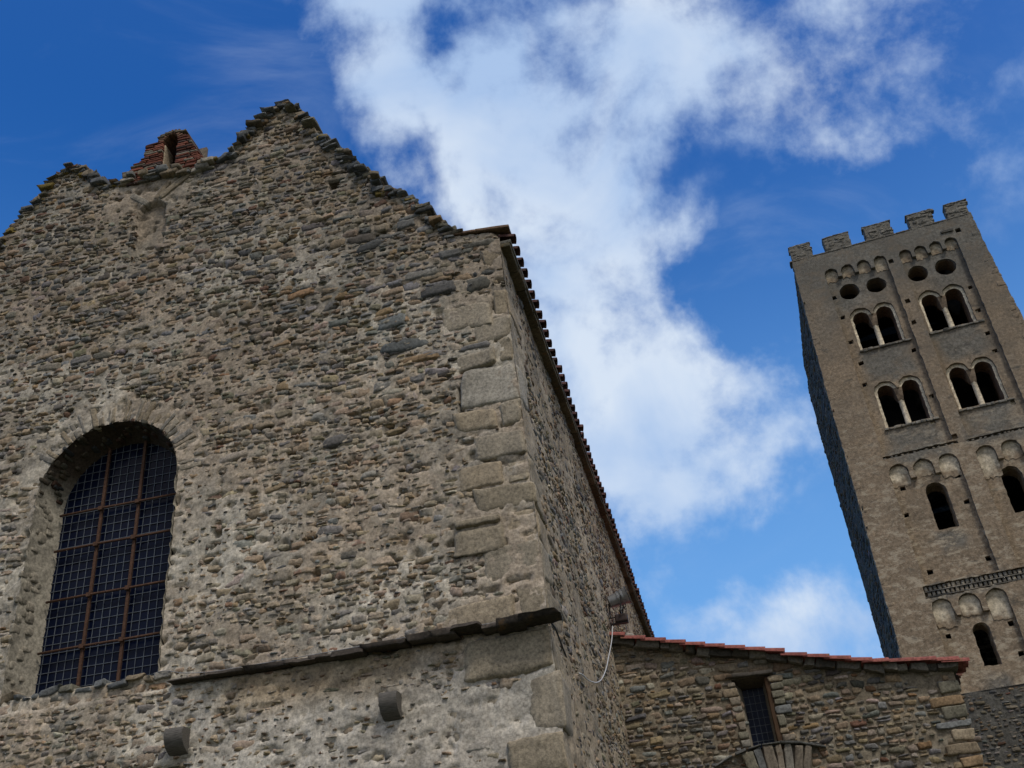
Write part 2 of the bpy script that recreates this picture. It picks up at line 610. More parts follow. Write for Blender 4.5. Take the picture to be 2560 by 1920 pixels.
def plate(acc, rings, n0, depth, col, rng, step=.12, fill=.22, rough=.015, sidecol=None, edge_jit=.008, seed=5, mat=0, back=False):
    """wall plate with holes: front at n0, reveals running back by depth. rings[0] is the outline"""
    pts, edges, rr = [], [], []
    for ri, r in enumerate(rings):
        p = [(a + rng.normal(0, edge_jit), b + rng.normal(0, edge_jit)) for a, b in resample(r, step)]
        k = len(pts)
        pts += p
        edges += [(k + i, k + (i + 1) % len(p)) for i in range(len(p))]
        rr.append(p)
    o = np.array(rr[0])
    lo, hi = o.min(0), o.max(0)
    gx = np.arange(lo[0] + fill / 2, hi[0], fill)
    gy = np.arange(lo[1] + fill / 2, hi[1], fill)
    G = np.stack(np.meshgrid(gx, gy, indexing='ij'), 2).reshape(-1, 2)
    G = G + rng.uniform(-.3, .3, G.shape) * fill
    ok = inside(rr[0], G[:, 0], G[:, 1])
    for r in rr[1:]:
        ok &= ~inside(r, G[:, 0], G[:, 1])
    # keep clear of edges
    P = np.array(pts)
    for s in range(0, len(G), 400):
        d = np.sqrt(((G[s:s + 400, None, :] - P[None]) ** 2).sum(2)).min(1)
        ok[s:s + 400] &= d > step * .45
    pts += [tuple(g) for g in G[ok]]
    vo, eo, fo, *_ = delaunay_2d_cdt([Vector(p) for p in pts], edges, [], 0, 1e-6)
    V2 = np.array([(v.x, v.y) for v in vo])
    F = np.array([tuple(f) for f in fo])
    cen = V2[F].mean(1)
    ok = inside(rr[0], cen[:, 0], cen[:, 1])
    for r in rr[1:]:
        ok &= ~inside(r, cen[:, 0], cen[:, 1])
    F = F[ok]
    a, b, c = V2[F[:, 0]], V2[F[:, 1]], V2[F[:, 2]]
    area = (b[:, 0] - a[:, 0]) * (c[:, 1] - a[:, 1]) - (b[:, 1] - a[:, 1]) * (c[:, 0] - a[:, 0])
    F[area < 0] = F[area < 0][:, ::-1]

    def hn(x, y):
        return (fbm(np.asarray(x) * 2.1, np.asarray(y) * 2.1, 0.0, seed, 3) - .5) * 2 * rough
    H = n0 + hn(V2[:, 0], V2[:, 1])
    cf = col if callable(col) else (lambda x, y: np.tile(np.array(col, float), (len(x), 1)))
    acc.add(np.column_stack([V2, H]), F, cf(V2[:, 0], V2[:, 1]), mat)
    if back:
        acc.add(np.column_stack([V2, np.full(len(V2), n0 - depth)]), F[:, ::-1].copy(), cf(V2[:, 0], V2[:, 1]), mat)
    for ri, p in enumerate(rr):
        p = np.array(p)
        m = len(p)
        h = n0 + hn(p[:, 0], p[:, 1])
        V = np.concatenate([np.column_stack([p, h]), np.column_stack([p, np.full(m, n0 - depth)])])
        i = np.arange(m)
        j = (i + 1) % m
        Q = np.stack([i, i + m, j + m, j], 1)
        ar = np.sum(p[:, 0] * np.roll(p[:, 1], -1) - np.roll(p[:, 0], -1) * p[:, 1])
        if (ri == 0) == (ar < 0):
            Q = Q[:, ::-1].copy()
        sc = sidecol if sidecol is not None else col
        cs = sc(p[:, 0], p[:, 1]) if callable(sc) else np.tile(np.array(sc, float), (m, 1))
        acc.add(V, Q, np.concatenate([cs, cs]), mat)


def tube(acc, pts, r, col, n=8, mat=0, caps=True, closed=False):
    pts = np.array(pts, float)
    m = len(pts)
    tg = np.gradient(pts, axis=0)
    tg /= np.maximum(np.linalg.norm(tg, axis=1, keepdims=True), 1e-9)
    up = np.array([0, 0, 1.0]) if abs(tg[0][2]) < .9 else np.array([0, 1.0, 0])
    V = []
    rr = np.full(m, r) if np.isscalar(r) else np.array(r)
    x = np.cross(tg[0], up)
    x /= np.linalg.norm(x)
    for i in range(m):
        x = x - tg[i] * np.dot(x, tg[i])
        x /= np.linalg.norm(x)
        y = np.cross(tg[i], x)
        for k in range(n):
            a = 2 * math.pi * k / n
            V.append(pts[i] + rr[i] * (math.cos(a) * x + math.sin(a) * y))
    F = [(i * n + k, i * n + (k + 1) % n, (i + 1) * n + (k + 1) % n, (i + 1) * n + k) for i in range(m - 1) for k in range(n)]
    if caps:
        F.append(tuple(range(n))[::-1])
        F.append(tuple(range((m - 1) * n, m * n)))
    acc.add(V, F, col, mat)


# ------------------------------------------------------------------ materials
def new_mat(name):
    m = bpy.data.materials.new(name)
    m.use_nodes = True
    nt = m.node_tree
    b = nt.nodes['Principled BSDF']
    return m, nt, b


def masonry(name, bump=.5, spec=.25, rough=.92, fine=1.0, coarse=1.0, flakes=None, lichen=None, dist=.012):
    m, nt, b = new_mat(name)
    N, L = nt.nodes, nt.links
    at = N.new('ShaderNodeAttribute')
    at.attribute_name = 'tint'
    tc = N.new('ShaderNodeTexCoord')
    n1 = N.new('ShaderNodeTexNoise')
    n1.inputs['Scale'].default_value = 24 * fine
    n1.inputs['Detail'].default_value = 6
    n1.inputs['Roughness'].default_value = .68
    n2 = N.new('ShaderNodeTexNoise')
    n2.inputs['Scale'].default_value = 2.6 * coarse
    n2.inputs['Detail'].default_value = 5
    n2.inputs['Roughness'].default_value = .6
    for n in (n1, n2):
        L.new(tc.outputs['Object'], n.inputs['Vector'])

    def rng_(src, a, bb, c, d):
        r = N.new('ShaderNodeMapRange')
        L.new(src, r.inputs['Value'])
        for k, v in zip(('From Min', 'From Max', 'To Min', 'To Max'), (a, bb, c, d)):
            r.inputs[k].default_value = v
        return r.outputs[0]

    def mul(a, bb):
        r = N.new('ShaderNodeMath')
        r.operation = 'MULTIPLY'
        L.new(a, r.inputs[0])
        L.new(bb, r.inputs[1])
        return r.outputs[0]
    f = mul(rng_(n1.outputs['Fac'], .25, .75, .34, 1.66), rng_(n2.outputs['Fac'], .25, .75, .82, 1.18))
    vm = N.new('ShaderNodeVectorMath')
    vm.operation = 'SCALE'
    L.new(at.outputs['Color'], vm.inputs[0])
    L.new(f, vm.inputs['Scale'])
    col = vm.outputs[0]

    def overlay(col, scale, stretch, lo, hi, rgb, amt, det=6, ztop=None, z0=None, seed=0.0, gr=.62):
        mp = N.new('ShaderNodeMapping')
        mp.inputs['Scale'].default_value = stretch
        mp.inputs['Location'].default_value = (seed, seed * .7, seed * .3)
        L.new(tc.outputs['Object'], mp.inputs['Vector'])
        nn = N.new('ShaderNodeTexNoise')
        nn.inputs['Scale'].default_value = scale
        nn.inputs['Detail'].default_value = det
        nn.inputs['Roughness'].default_value = gr
        L.new(mp.outputs[0], nn.inputs['Vector'])
        fac = rng_(nn.outputs['Fac'], lo, hi, 0, amt)
        if ztop is not None:
            sx = N.new('ShaderNodeSeparateXYZ')
            L.new(tc.outputs['Object'], sx.inputs[0])
            fac = mul(fac, rng_(sx.outputs['Z'], z0, ztop, 0, 1))
        mx = N.new('ShaderNodeMix')
        mx.data_type = 'RGBA'
        L.new(fac, mx.inputs['Factor'])
        L.new(col, mx.inputs['A'])
        mx.inputs['B'].default_value = (*rgb, 1)
        return mx.outputs['Result']
    for ov in (flakes or []):
        col = overlay(col, **ov)
    L.new(col, b.inputs['Base Color'])
    b.inputs['Roughness'].default_value = rough
    b.inputs['Specular IOR Level'].default_value = spec
    n3 = N.new('ShaderNodeTexNoise')
    n3.inputs['Scale'].default_value = 55 * fine
    n3.inputs['Detail'].default_value = 5
    n3.inputs['Roughness'].default_value = .7
    L.new(tc.outputs['Object'], n3.inputs['Vector'])
    bp = N.new('ShaderNodeBump')
    bp.inputs['Strength'].default_value = bump
    bp.inputs['Distance'].default_value = dist
    L.new(n3.outputs['Fac'], bp.inputs['Height'])
    L.new(bp.outputs[0], b.inputs['Normal'])
    return m


def simple(name, rgb, rough=.6, metal=0.0, spec=.5, noise=None, nscale=20, bump=0.0, rgb2=None, stretch=(1, 1, 1)):
    m, nt, b = new_mat(name)
    N, L = nt.nodes, nt.links
    b.inputs['Roughness'].default_value = rough
    b.inputs['Metallic'].default_value = metal
    b.inputs['Specular IOR Level'].default_value = spec
    tc = N.new('ShaderNodeTexCoord')
    mp = N.new('ShaderNodeMapping')
    mp.inputs['Scale'].default_value = stretch
    L.new(tc.outputs['Object'], mp.inputs['Vector'])
    nn = N.new('ShaderNodeTexNoise')
    nn.inputs['Scale'].default_value = nscale
    nn.inputs['Detail'].default_value = 6
    nn.inputs['Roughness'].default_value = .65
    L.new(mp.outputs[0], nn.inputs['Vector'])
    cr = N.new('ShaderNodeValToRGB')
    c2 = rgb2 if rgb2 else tuple(x * .6 for x in rgb)
    cr.color_ramp.elements[0].position = .32
    cr.color_ramp.elements[0].color = (*c2, 1)
    cr.color_ramp.elements[1].position = .66
    cr.color_ramp.elements[1].color = (*rgb, 1)
    L.new(nn.outputs['Fac'], cr.inputs['Fac'])
    L.new(cr.outputs[0], b.inputs['Base Color'])
    if bump:
        bp = N.new('ShaderNodeBump')
        bp.inputs['Strength'].default_value = bump
        bp.inputs['Distance'].default_value = .01
        L.new(nn.outputs['Fac'], bp.inputs['Height'])
        L.new(bp.outputs[0], b.inputs['Normal'])
    return m


ochre = dict(scale=2.3, stretch=(1, 1, 1.6), lo=.62, hi=.75, rgb=(.20, .10, .035), amt=.30, seed=3.0)
M_RUB = masonry('rubble_masonry', bump=.55, flakes=[dict(scale=1.4, stretch=(1, 1, 1.3), lo=.56, hi=.76, rgb=(.085, .082, .072), amt=.34, seed=8.0), ochre])
M_SIDE = masonry('side_masonry', bump=.6)
M_ANNEX = masonry('annex_masonry', bump=.6, flakes=[dict(scale=3.1, stretch=(1, 1, 1.4), lo=.60, hi=.74, rgb=(.17, .10, .035), amt=.35, seed=4.0)])
M_TOWER = masonry('tower_plaster', bump=.6, fine=.35, coarse=.35, dist=.03, flakes=[
    dict(scale=.62, stretch=(1, 1, 1.0), lo=.46, hi=.66, rgb=(.118, .108, .092), amt=.75, seed=12.0, ztop=30, z0=15),
    dict(scale=1.5, stretch=(1, 1, 1.5), lo=.50, hi=.68, rgb=(.19, .150, .108), amt=.55, seed=27.0),
    dict(scale=2.1, stretch=(1, 1, 2.1), lo=.515, hi=.60, rgb=(.43, .37, .28), amt=.80, seed=1.5, z0=25.0, ztop=17, det=10, gr=.74),
    dict(scale=3.6, stretch=(1, 1, 1.9), lo=.58, hi=.66, rgb=(.42, .37, .285), amt=.75, seed=41.0, z0=27, ztop=21, det=9, gr=.72),
    dict(scale=1.6, stretch=(1, 1, 2.2), lo=.60, hi=.70, rgb=(.080, .074, .064), amt=.75, seed=77.0, det=9),
])
M_TGREY = masonry('tower_grey_stone', bump=.7, fine=.4, coarse=.4, dist=.03, flakes=[
    dict(scale=2.2, stretch=(1, 1, 2.2), lo=.57, hi=.70, rgb=(.27, .255, .22), amt=.65, seed=5.0),
])
M_CREAM = masonry('cream_plaster', bump=.5, fine=.35, coarse=.5, dist=.02)
M_TFACE = masonry('tower_flank_stone', bump=.7, fine=.4, coarse=.5, dist=.03)
M_BASE = masonry('tower_base_stone', bump=.7, fine=.5, coarse=.6, dist=.03, flakes=[
    dict(scale=3.0, stretch=(1, 1, 1.5), lo=.66, hi=.72, rgb=(.22, .11, .05), amt=.8, seed=2.0)])
M_TILE = masonry('clay_tile', bump=.3, fine=.8, rough=.85, flakes=[
    dict(scale=9.0, stretch=(1, 1, 1), lo=.60, hi=.70, rgb=(.16, .13, .05), amt=.5, seed=6.0)])
M_SLATE = masonry('slate_slab', bump=.5, flakes=[dict(scale=5.0, stretch=(1, 1, 1), lo=.60, hi=.70, rgb=(.22, .12, .04), amt=.5, seed=16.0)])
M_BRICK = masonry('old_brick', bump=.5)
M_IRON = simple('rusty_iron', (.120, .062, .038), .8, .2, .3, nscale=26, bump=.3, rgb2=(.050, .028, .020))
M_LEAD = simple('lead_came', (.12, .14, .17), .6, .2, .4)
M_GALV = simple('galvanised_metal', (.36, .38, .40), .42, .75, .5, nscale=9, rgb2=(.24, .25, .27))
M_DARK = simple('dark_metal', (.030, .028, .028), .5, .4, .4)
M_RUST = simple('rust_paint', (.045, .032, .030), .6, .2, .4, rgb2=(.035, .022, .022))
M_CABLE = simple('white_cable', (.55, .56, .58), .5, 0, .5, rgb2=(.42, .43, .45))
M_CABLE2 = simple('grey_cable', (.30, .30, .31), .6, 0, .4)
M_BLACKC = simple('black_cable', (.03, .03, .03), .5, 0, .5)
M_WOOD = simple('weathered_wood', (.15, .14, .125), .85, 0, .3, nscale=10, bump=.6, rgb2=(.060, .055, .050), stretch=(1, 6, 9))
M_OAK = simple('brown_timber', (.080, .048, .026), .85, 0, .3, nscale=8, bump=.5, rgb2=(.05, .026, .015), stretch=(6, 6, 1))
M_GROUND = simple('grassy_ground', (.085, .090, .045), .95, 0, .2, nscale=6, bump=.8, rgb2=(.050, .055, .028))
M_INT = simple('dark_interior', (.05, .045, .04), .95, 0, .1)


def glass_mat(name, rgb, rough, spec=.5):
    m, nt, b = new_mat(name)
    b.inputs['Base Color'].default_value = (*rgb, 1)
    b.inputs['Roughness'].default_value = rough
    b.inputs['Specular IOR Level'].default_value = spec
    b.inputs['IOR'].default_value = 1.5
    return m


M_GLASS = glass_mat('dark_blue_glass', (.003, .006, .020), .20, .10)
M_LAMPGLASS = glass_mat('lamp_glass', (.05, .06, .08), .08, .5)

# ------------------------------------------------------------------ ground
g = Acc()
n = 60
xs = np.sign(np.linspace(-1, 1, n)) * np.abs(np.linspace(-1, 1, n)) ** 3 * 900
X, Y = np.meshgrid(xs, xs, indexing='ij')
Zg = (fbm(X * .08, Y * .08, 0, 4, 3) - .5) * .25 - .1
I = np.arange(n * n).reshape(n, n)
g.add(np.stack([X, Y, Zg], 2), np.stack([I[:-1, :-1], I[1:, :-1], I[1:, 1:], I[:-1, 1:]], 2).reshape(-1, 4), (.3, .27, .22))
go = g.build('ground', M_GROUND)
go['kind'] = 'structure'

# ==================================================================== CHURCH
YF = 12.0
church = empty('stone_church', (-8.0, 21.0, 0), 'old rubble stone church with ragged stepped gable and barred arched window', 'church')
CL = (-8.0, 21.0, 0)
XC = -1.95                                  # the corner
XL = -13.95


def corner_x(z):
    return -1.86 - .0165 * (z - 5.0)


OUT = [(-13.95, 12.45), (-13.2, 12.7), (-12.6, 12.95), (-12.0, 13.4), (-11.5, 13.95),
       (-10.92, 14.55), (-10.88, 14.64), (-10.65, 15.06), (-10.46, 15.28), (-10.24, 15.5), (-10.18, 15.7), (-10.04, 15.87),
       (-9.96, 15.96), (-9.74, 16.03), (-9.55, 15.94), (-9.42, 15.83), (-9.18, 15.57), (-9.01, 15.36), (-8.96, 15.38),
       (-8.73, 15.36), (-8.53, 15.40), (-7.0, 15.30), (-6.92, 15.36), (-6.65, 15.36), (-6.52, 15.44), (-6.45, 15.65),
       (-6.21, 15.87), (-5.98, 16.16), (-5.84, 16.27), (-5.71, 16.37), (-5.63, 16.36), (-5.51, 16.23), (-5.37, 15.95), (-5.17, 15.84),
       (-5.14, 15.67), (-5.06, 15.46), (-4.85, 15.21), (-4.69, 14.99), (-4.48, 14.75), (-4.4, 14.57), (-4.29, 14.45),
       (-4.23, 14.29), (-4.09, 14.15), (-3.93, 14.0), (-3.88, 13.79), (-3.81, 13.68), (-3.54, 13.58), (-3.38, 13.39),
       (-3.32, 13.21), (-3.12, 13.08), (-3.08, 12.9), (-3.02, 12.76), (-2.86, 12.71), (-2.77, 12.57), (-2.76, 12.47), (-2.69, 12.38),
       (-2.31, 12.34), (-1.99, 12.28), (-1.8, 12.24)]
OX = np.array([p[0] for p in OUT])
OZ = np.array([p[1] for p in OUT])


def top_z(u):
    return np.interp(u, OX, OZ)


WCX, WR, WSP, WB = -8.15, 1.12, 9.12, 6.17


def win_sdf(u, w):
    """positive outside the arched opening"""
    du = np.abs(u - WCX)
    a = np.where(w > WSP, np.hypot(u - WCX, w - WSP) - WR, du - WR)
    return np.maximum(a, WB - w)


def front_sdf(u, w):
    t = (top_z(u) - w) * .62
    c = (corner_x(w) - u)
    return np.minimum(np.minimum(t, c), win_sdf(u, w))


def recess(u, w):
    """blind niche, putlog holes and the loss of stones: depth behind the face (positive)"""
    d = np.zeros(np.shape(u))
    nic = np.maximum(np.abs(u + 8.0 + .03 * (w - 14)) - .27, 0) + np.maximum(13.25 - w, 0)
    arch = np.where(w > 14.38, np.hypot((u + 8.0), (w - 14.38) * .85) - .29, -1)
    inn = (nic <= 0) & (w < 14.72) & (arch < 0)
    fade = np.clip((w - 13.2) / .6, 0, 1)
    d = np.where(inn, .11 * fade + .015, d)
    for (hx, hz, hw, hh, dd) in ((-4.67, 14.12, .085, .10, .30), (-2.99, 9.93, .085, .10, .25), (-9.34, 11.86, .10, .06, .12),
                                 (-2.78, 9.42, .035, .26, .12), (-6.35, 8.05, .05, .05, .12), (-6.10, 10.0, .05, .04, .12),
                                 (-5.3, 9.1, .06, .05, .12), (-5.55, 11.3, .06, .04, .1), (-4.9, 7.2, .05, .05, .12)):
        d = np.where((np.abs(u - hx) < hw) & (np.abs(w - hz) < hh), dd, d)
    return d


def front_relief(u, w):
    big = (fbm(u * .5, w * .5, 1.0, 31, 3) - .5) * .09
    # the wall below the string course stands a little proud and is smoother
    low = np.where(w < 5.98, .035, 0.0)
    return big + low


def mortar_h(u, w):
    a = (fbm(u * 4.3, w * 6.5, 0, 11, 4) - .5) * .032
    b = (fbm(u * 14, w * 18, 0, 12, 3) - .5) * .028
    # pits and lost pointing
    p = np.clip(fbm(u * 6, w * 11, 3, 17, 4) - .595, 0, 1) * .40
    lo = (1 - .35 * np.clip((6.0 - w) / .1, 0, 1) * np.clip((u + 6.7) / .4, 0, 1))
    return front_relief(u, w) + a * lo + b - p * lo - recess(u, w) - .004 + .010 * (1 - lo)


def weather(u, w):
    """old dark weathering of the upper wall (grown lichen and soot, uneven edge)"""
    e = w + (fbm(u * .5, w * .5, 0, 41, 4) - .5) * 3.2
    t = np.clip((e - 9.4) / 4.0, 0, 1)
    t = t * t * (3 - 2 * t)
    return 1 - .26 * t


def mortar_c(u, w):
    base = np.array([.370, .308, .240])
    pale = np.array([.460, .420, .352])
    grey = np.array([.260, .238, .200])
    f = fbm(u * .9, w * .9, 0, 21, 4)[..., None]
    f2 = fbm(u * 1.7, w * 1.7, 4.0, 22, 4)[..., None]
    lowp = np.clip((8.6 - w) / 3.0, 0, 1)[..., None] * .55
    pf = np.clip((f - .50) * 4.5 + lowp * .8, 0, 1)
    c = base * (1 - pf) + pale * pf
    gf = np.clip((f2 - .52) * 5, 0, 1) * .75
    c = c * (1 - gf) + grey * gf
    # paler lime render left on the lower wall
    lw = (np.clip((5.75 - w + (fbm(u * 2, w * 2, 6.0, 29, 3) - .5) * .7) / .25, 0, 1) * np.clip((u + 6.9) / .5, 0, 1) * .72)[..., None]
    c = c * (1 - lw) + np.array([.455, .425, .375]) * lw
    # ochre plaster stain under the string course
    sf = (np.clip((w - 5.35) / .3, 0, 1) * np.clip((5.98 - w) / .05, 0, 1) * np.clip((u + 6.3) / .4, 0, 1) * np.clip((-3.2 - u) / .6, 0, 1))[..., None]
    c = c * (1 - .6 * sf) + np.array([.30, .225, .135]) * .6 * sf
    fi = (.62 + .76 * fbm(u * 9, w * 12, 0, 23, 4))[..., None]
    return c * fi * weather(u, w)[..., None]


rng = np.random.default_rng(11)
fa = Acc()
grid_wall(fa, XL, -1.80, 0.0, 16.55, .030, front_sdf, mortar_h, mortar_c)

# quoins (left, right, bottom, top)
QU = [(-2.22, XC, 10.69, 11.18), (-2.96, -2.24, 10.59, 11.04), (-2.53, XC, 10.29, 10.68), (-2.21, XC, 9.86, 10.29),
      (-2.81, -2.24, 9.87, 10.18), (-2.77, XC, 9.25, 9.85), (-2.27, XC, 8.82, 9.23), (-2.90, -2.30, 8.86, 9.19),
      (-2.68, XC, 8.38, 8.80), (-2.24, XC, 7.98, 8.36), (-2.95, -2.31, 7.97, 8.34), (-2.71, XC, 7.62, 7.96), (-2.30, XC, 7.16, 7.60),
      (-2.99, -2.33, 7.45, 7.60), (-3.02, -2.33, 7.08, 7.43), (-2.64, XC, 6.60, 7.14), (-2.24, XC, 6.08, 6.58), (-3.18, -2.28, 6.08, 6.42),
      (-2.99, XC, 5.40, 5.90), (-3.18, -2.30, 4.66, 5.30), (-2.26, XC, 4.74, 5.38), (-2.54, XC, 4.26, 4.70),
      (-2.9, XC, 3.7, 4.22), (-2.4, XC, 3.1, 3.66), (-2.85, XC, 2.5, 3.06), (-2.4, XC, 1.9, 2.46), (-2.85, XC, 1.2, 1.86), (-2.4, XC, .5, 1.16), (-2.9, XC, -.1, .46),
      (-2.28, XC, 11.62, 11.98)]


def in_quoin(u, w, g=.012):
    r = np.zeros(np.shape(u), bool)
    for a, b, c, d in QU:
        r |= (u > a - g) & (u < b + .1 + g) & (w > c - g) & (w < d + g)
    return r


def keep_front(u, w):
    k = (top_z(u) - w > .03) & (corner_x(w) - u > .06) & (win_sdf(u, w) > .08)
    k &= ~in_quoin(u, w)
    k &= recess(u, w) < .1
    # ring of arch stones round the window
    ring = (w > WSP - .1) & (np.hypot(u - WCX, w - WSP) < WR + .42) & (np.hypot(u - WCX, w - WSP) > WR)
    k &= ~ring
    k &= ~((np.abs(u + 8.0) < .62) & (w > 14.55) & (w < 15.2))
    return k


st = lay_courses(rng, XL, -1.9, 0.0, 16.5, .060, .165, 1.15, 2.7, .006, keep_front, .025, .10)
st = st[(win_sdf(st[:, 0] - st[:, 2], st[:, 1]) > .02) & (win_sdf(st[:, 0] + st[:, 2], st[:, 1]) > .02)]     # none reaches into the opening
cov = fbm(st[:, 0] * .8, st[:, 1] * .8, 9.0, 51, 4)
upper = np.clip((st[:, 1] - 8.6) / 3.0, 0, 1)
low = (st[:, 1] < 5.98)
pr = rng.uniform(-.007, .013, len(st)) + .006 * upper - .018 * np.clip((cov - .53) * 7, 0, 1) - .007 * low * (st[:, 0] > -6.6) - .002 * low
up_mask = rng.random(len(st)) < (.28 + .52 * upper)
# small bits of slate pinned between
pin = lay_courses(rng, XL, -1.9, 4.0, 16.4, .026, .050, 1.2, 3.6, .05, keep_front, .62, .07)
fr = lambda u, w: front_relief(u, w) - recess(u, w)
FBL = lambda u, w: .08 + .20 * np.clip((11.5 - w) / 4.0, 0, 1)
add_stones(fa, rng, st[up_mask], pr[up_mask], .045, WT_GREY, lambda u, w: 1.16 * weather(u, w), fr, FBL)
add_stones(fa, rng, st[~up_mask], pr[~up_mask], .042, WT_WARM, lambda u, w: 1.20 * weather(u, w), fr, FBL)
add_stones(fa, rng, pin, (-.004, .024), .05, WT_WARM, weather, fr)
# a few larger slabs that read in the photograph
BIG = [(-3.50, 10.52, .42, .105, -.02, 3), (-2.55, 9.98 + .28, .28, .045, 0, 2), (-4.6, 9.15, .22, .10, .05, 10), (-3.0, 11.42, .26, .10, .03, 3), (-3.75, 11.0, .24, .12, .0, 12),
       (-2.35, 11.35, .22, .12, .02, 10), (-3.3, 11.75, .3, .09, .0, 4), (-2.75, 12.06, .22, .09, .03, 3), (-2.3, 12.12, .25, .07, 0, 4),
       (-5.2, 11.9, .22, .07, .1, 7), (-4.0, 12.55, .26, .10, .1, 3), (-3.45, 12.85, .2, .1, .05, 12), (-3.35, 10.25, .35, .06, .02, 7)]
for (bu, bw, hu, hw, ro, pc) in BIG:
    add_stones(fa, rng, np.array([[bu, bw, hu, hw, ro]]), np.array([.020]), .06, np.eye(len(PAL))[pc], lambda u, w: 1.25 * weather(u, w), fr, sharpness=(7, 10))
# quoin blocks
for (a, b, c, d) in QU:
    xr = corner_x((c + d) / 2) if b == XC else b
    dep = .26 if (b == XC and (d - c) < (xr - a)) else .42
    colr = np.array([[.300, .248, .178], [.290, .252, .195], [.270, .230, .170]][int(rng.integers(3))]) * rng.uniform(.88, 1.12)
    if abs(a + 2.77) < .001 and b == XC:
        colr = np.array([.325, .300, .255])
    if b != XC:
        block(fa, rng, ((a + xr) / 2, (c + d) / 2, -.128), ((xr - a) / 2 - .004, (d - c) / 2 - .005, .14), colr * weather(a, c), .06, .022, .05, (12, 9, 4))
    else:
        h0 = (front_relief(np.array(xr), np.array(c)) + .02)
        block(fa, rng, ((a + xr) / 2 + .012, (c + d) / 2, h0 - dep - .008), ((xr - a) / 2 + .006, (d - c) / 2 - .004, dep), colr * weather(a, c), .060, .022, .05, (12, 9, 10))
# arch stones of the window: thin slates set on edge
a = rad(-4)
while a < rad(184):
    th = rng.uniform(.045, .115)
    da = th / WR
    am = a + da / 2
    ln = rng.uniform(.26, .42)
    rr = WR + ln / 2 + .004
    cx_, cw_ = WCX + rr * math.cos(am), WSP + rr * math.sin(am)
    pc = rng.choice([0, 1, 2, 4, 5, 6, 12, 13])
    block(fa, rng, (cx_, cw_, float(front_relief(np.array(cx_), np.array(cw_))) - .136 + rng.uniform(-.012, .012)), (ln / 2, th / 2 * .96, .13), (PAL[pc] * .5 + np.array([.27, .225, .16]) * .45) * rng.uniform(.9, 1.12), .012, .010, .012, (5, 3, 4), rot=rot2(am))
    a += da
# two leaning stones over the blind niche and its arch of small slates
for (cx_, cw_, an, ln, pc) in ((-7.62, 14.98, rad(38), .34, 1), (-8.28, 14.84, rad(-42), .24, 5), (-7.86, 14.93, rad(58), .22, 0)):
    block(fa, rng, (cx_, cw_, -.107), (ln, .058, .10), PAL[pc] * .82, .02, .012, .02, (7, 4, 3), rot=rot2(an))
# reveal of the window (splayed) with rough plaster
ring = resample(ring_arch(WCX, WB, WSP, WR, 40), .035)[int(2 * WR / .035):]
ring = [p for p in ring if p[1] > WB - .01]
P0 = np.array(ring)
kk = 14
V = []
for j in range(kk):
    f = j / (kk - 1)
    s = 1 - .125 * f * f
    du = WCX + (P0[:, 0] - WCX) * s
    dw = np.where(P0[:, 1] > WSP, WSP + (P0[:, 1] - WSP) * s, P0[:, 1])
    nn_ = front_relief(P0[:, 0], P0[:, 1]) * (1 - f) + .012 * (1 - f) - .52 * f
    rz_ = (fbm(P0[:, 1] * 9 + P0[:, 0] * 4, np.full(len(P0), f * 4.5), 0, 61, 4) - .5) * .075 * (1 - .5 * f)
    sg = np.sign(P0[:, 0] - WCX)
    V.append(np.stack([du + sg * rz_ * (P0[:, 1] < WSP), dw + rz_ * (P0[:, 1] >= WSP), nn_], 1))
V = np.array(V)
m_ = len(P0)
I = np.arange(kk * m_).reshape(kk, m_)
Q = np.stack([I[:-1, :-1], I[1:, :-1], I[1:, 1:], I[:-1, 1:]], 2).reshape(-1, 4)
uu, ww = V[:, :, 0].ravel(), V[:, :, 1].ravel()
cc = np.array([.30, .275, .225]) * (.75 + .5 * fbm(ww * 3, V[:, :, 2].ravel() * 5, 0, 62, 4))[:, None]
soff_shade = np.clip((ww - 9.35) / .35, 0, 1)[:, None]  # shade under the arch put into the colour as dark brown
cc = cc * (1 - soff_shade) + np.array([.060, .045, .034]) * soff_shade
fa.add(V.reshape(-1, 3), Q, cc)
# stones in the reveal
for i in range(44):
    z_ = rng.uniform(6.3, 9.3)
    nn_ = -rng.uniform(.06, .40)
    f = -nn_ / .52
    xx = WCX - WR * (1 - .125 * f * f) - .026
    block(fa, rng, (xx, z_, nn_), (.03, rng.uniform(.03, .08), rng.uniform(.06, .14)), np.array([.26, .235, .19]) * rng.uniform(.75, 1.15), .02, .012, .02, (3, 3, 4))
for i in range(60):                       # arch soffit stones, dimmed to match the painted shade
    am = rng.uniform(rad(8), rad(172))
    nn_ = -rng.uniform(.05, .44)
    f = -nn_ / .52
    rr = WR * (1 - .125 * f * f) + .012
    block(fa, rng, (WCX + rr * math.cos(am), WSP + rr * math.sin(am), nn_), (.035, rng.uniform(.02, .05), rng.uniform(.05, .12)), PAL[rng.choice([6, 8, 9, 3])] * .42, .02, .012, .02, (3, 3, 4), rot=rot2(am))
# rough stones along the bottom of the opening
u = -9.3
while u < -7.0:
    w_ = rng.uniform(.07, .30)
    block(fa, rng, (u + w_ / 2, WB + rng.uniform(-.05, .03) + .03 * vnoise(np.array(u * 3), np.array(0.0)), -.12 + rng.uniform(-.03, .01)), (w_ / 2, rng.uniform(.025, .065), .17), PAL[rng.choice([0, 2, 4, 6, 9, 3])] * rng.uniform(.7, 1.05), .03, .024, .05, (6, 5, 5), rot=rot2(rng.normal(0, .10)))
    u += w_ + .01
add_box(fa, (-9.35, WB - .1, -.56), (-6.95, WB + .02, -.02), (.25, .23, .19))

# ragged crest: flat stones laid in steps along the broken gable
GT = .62                                    # thickness of the gable wall


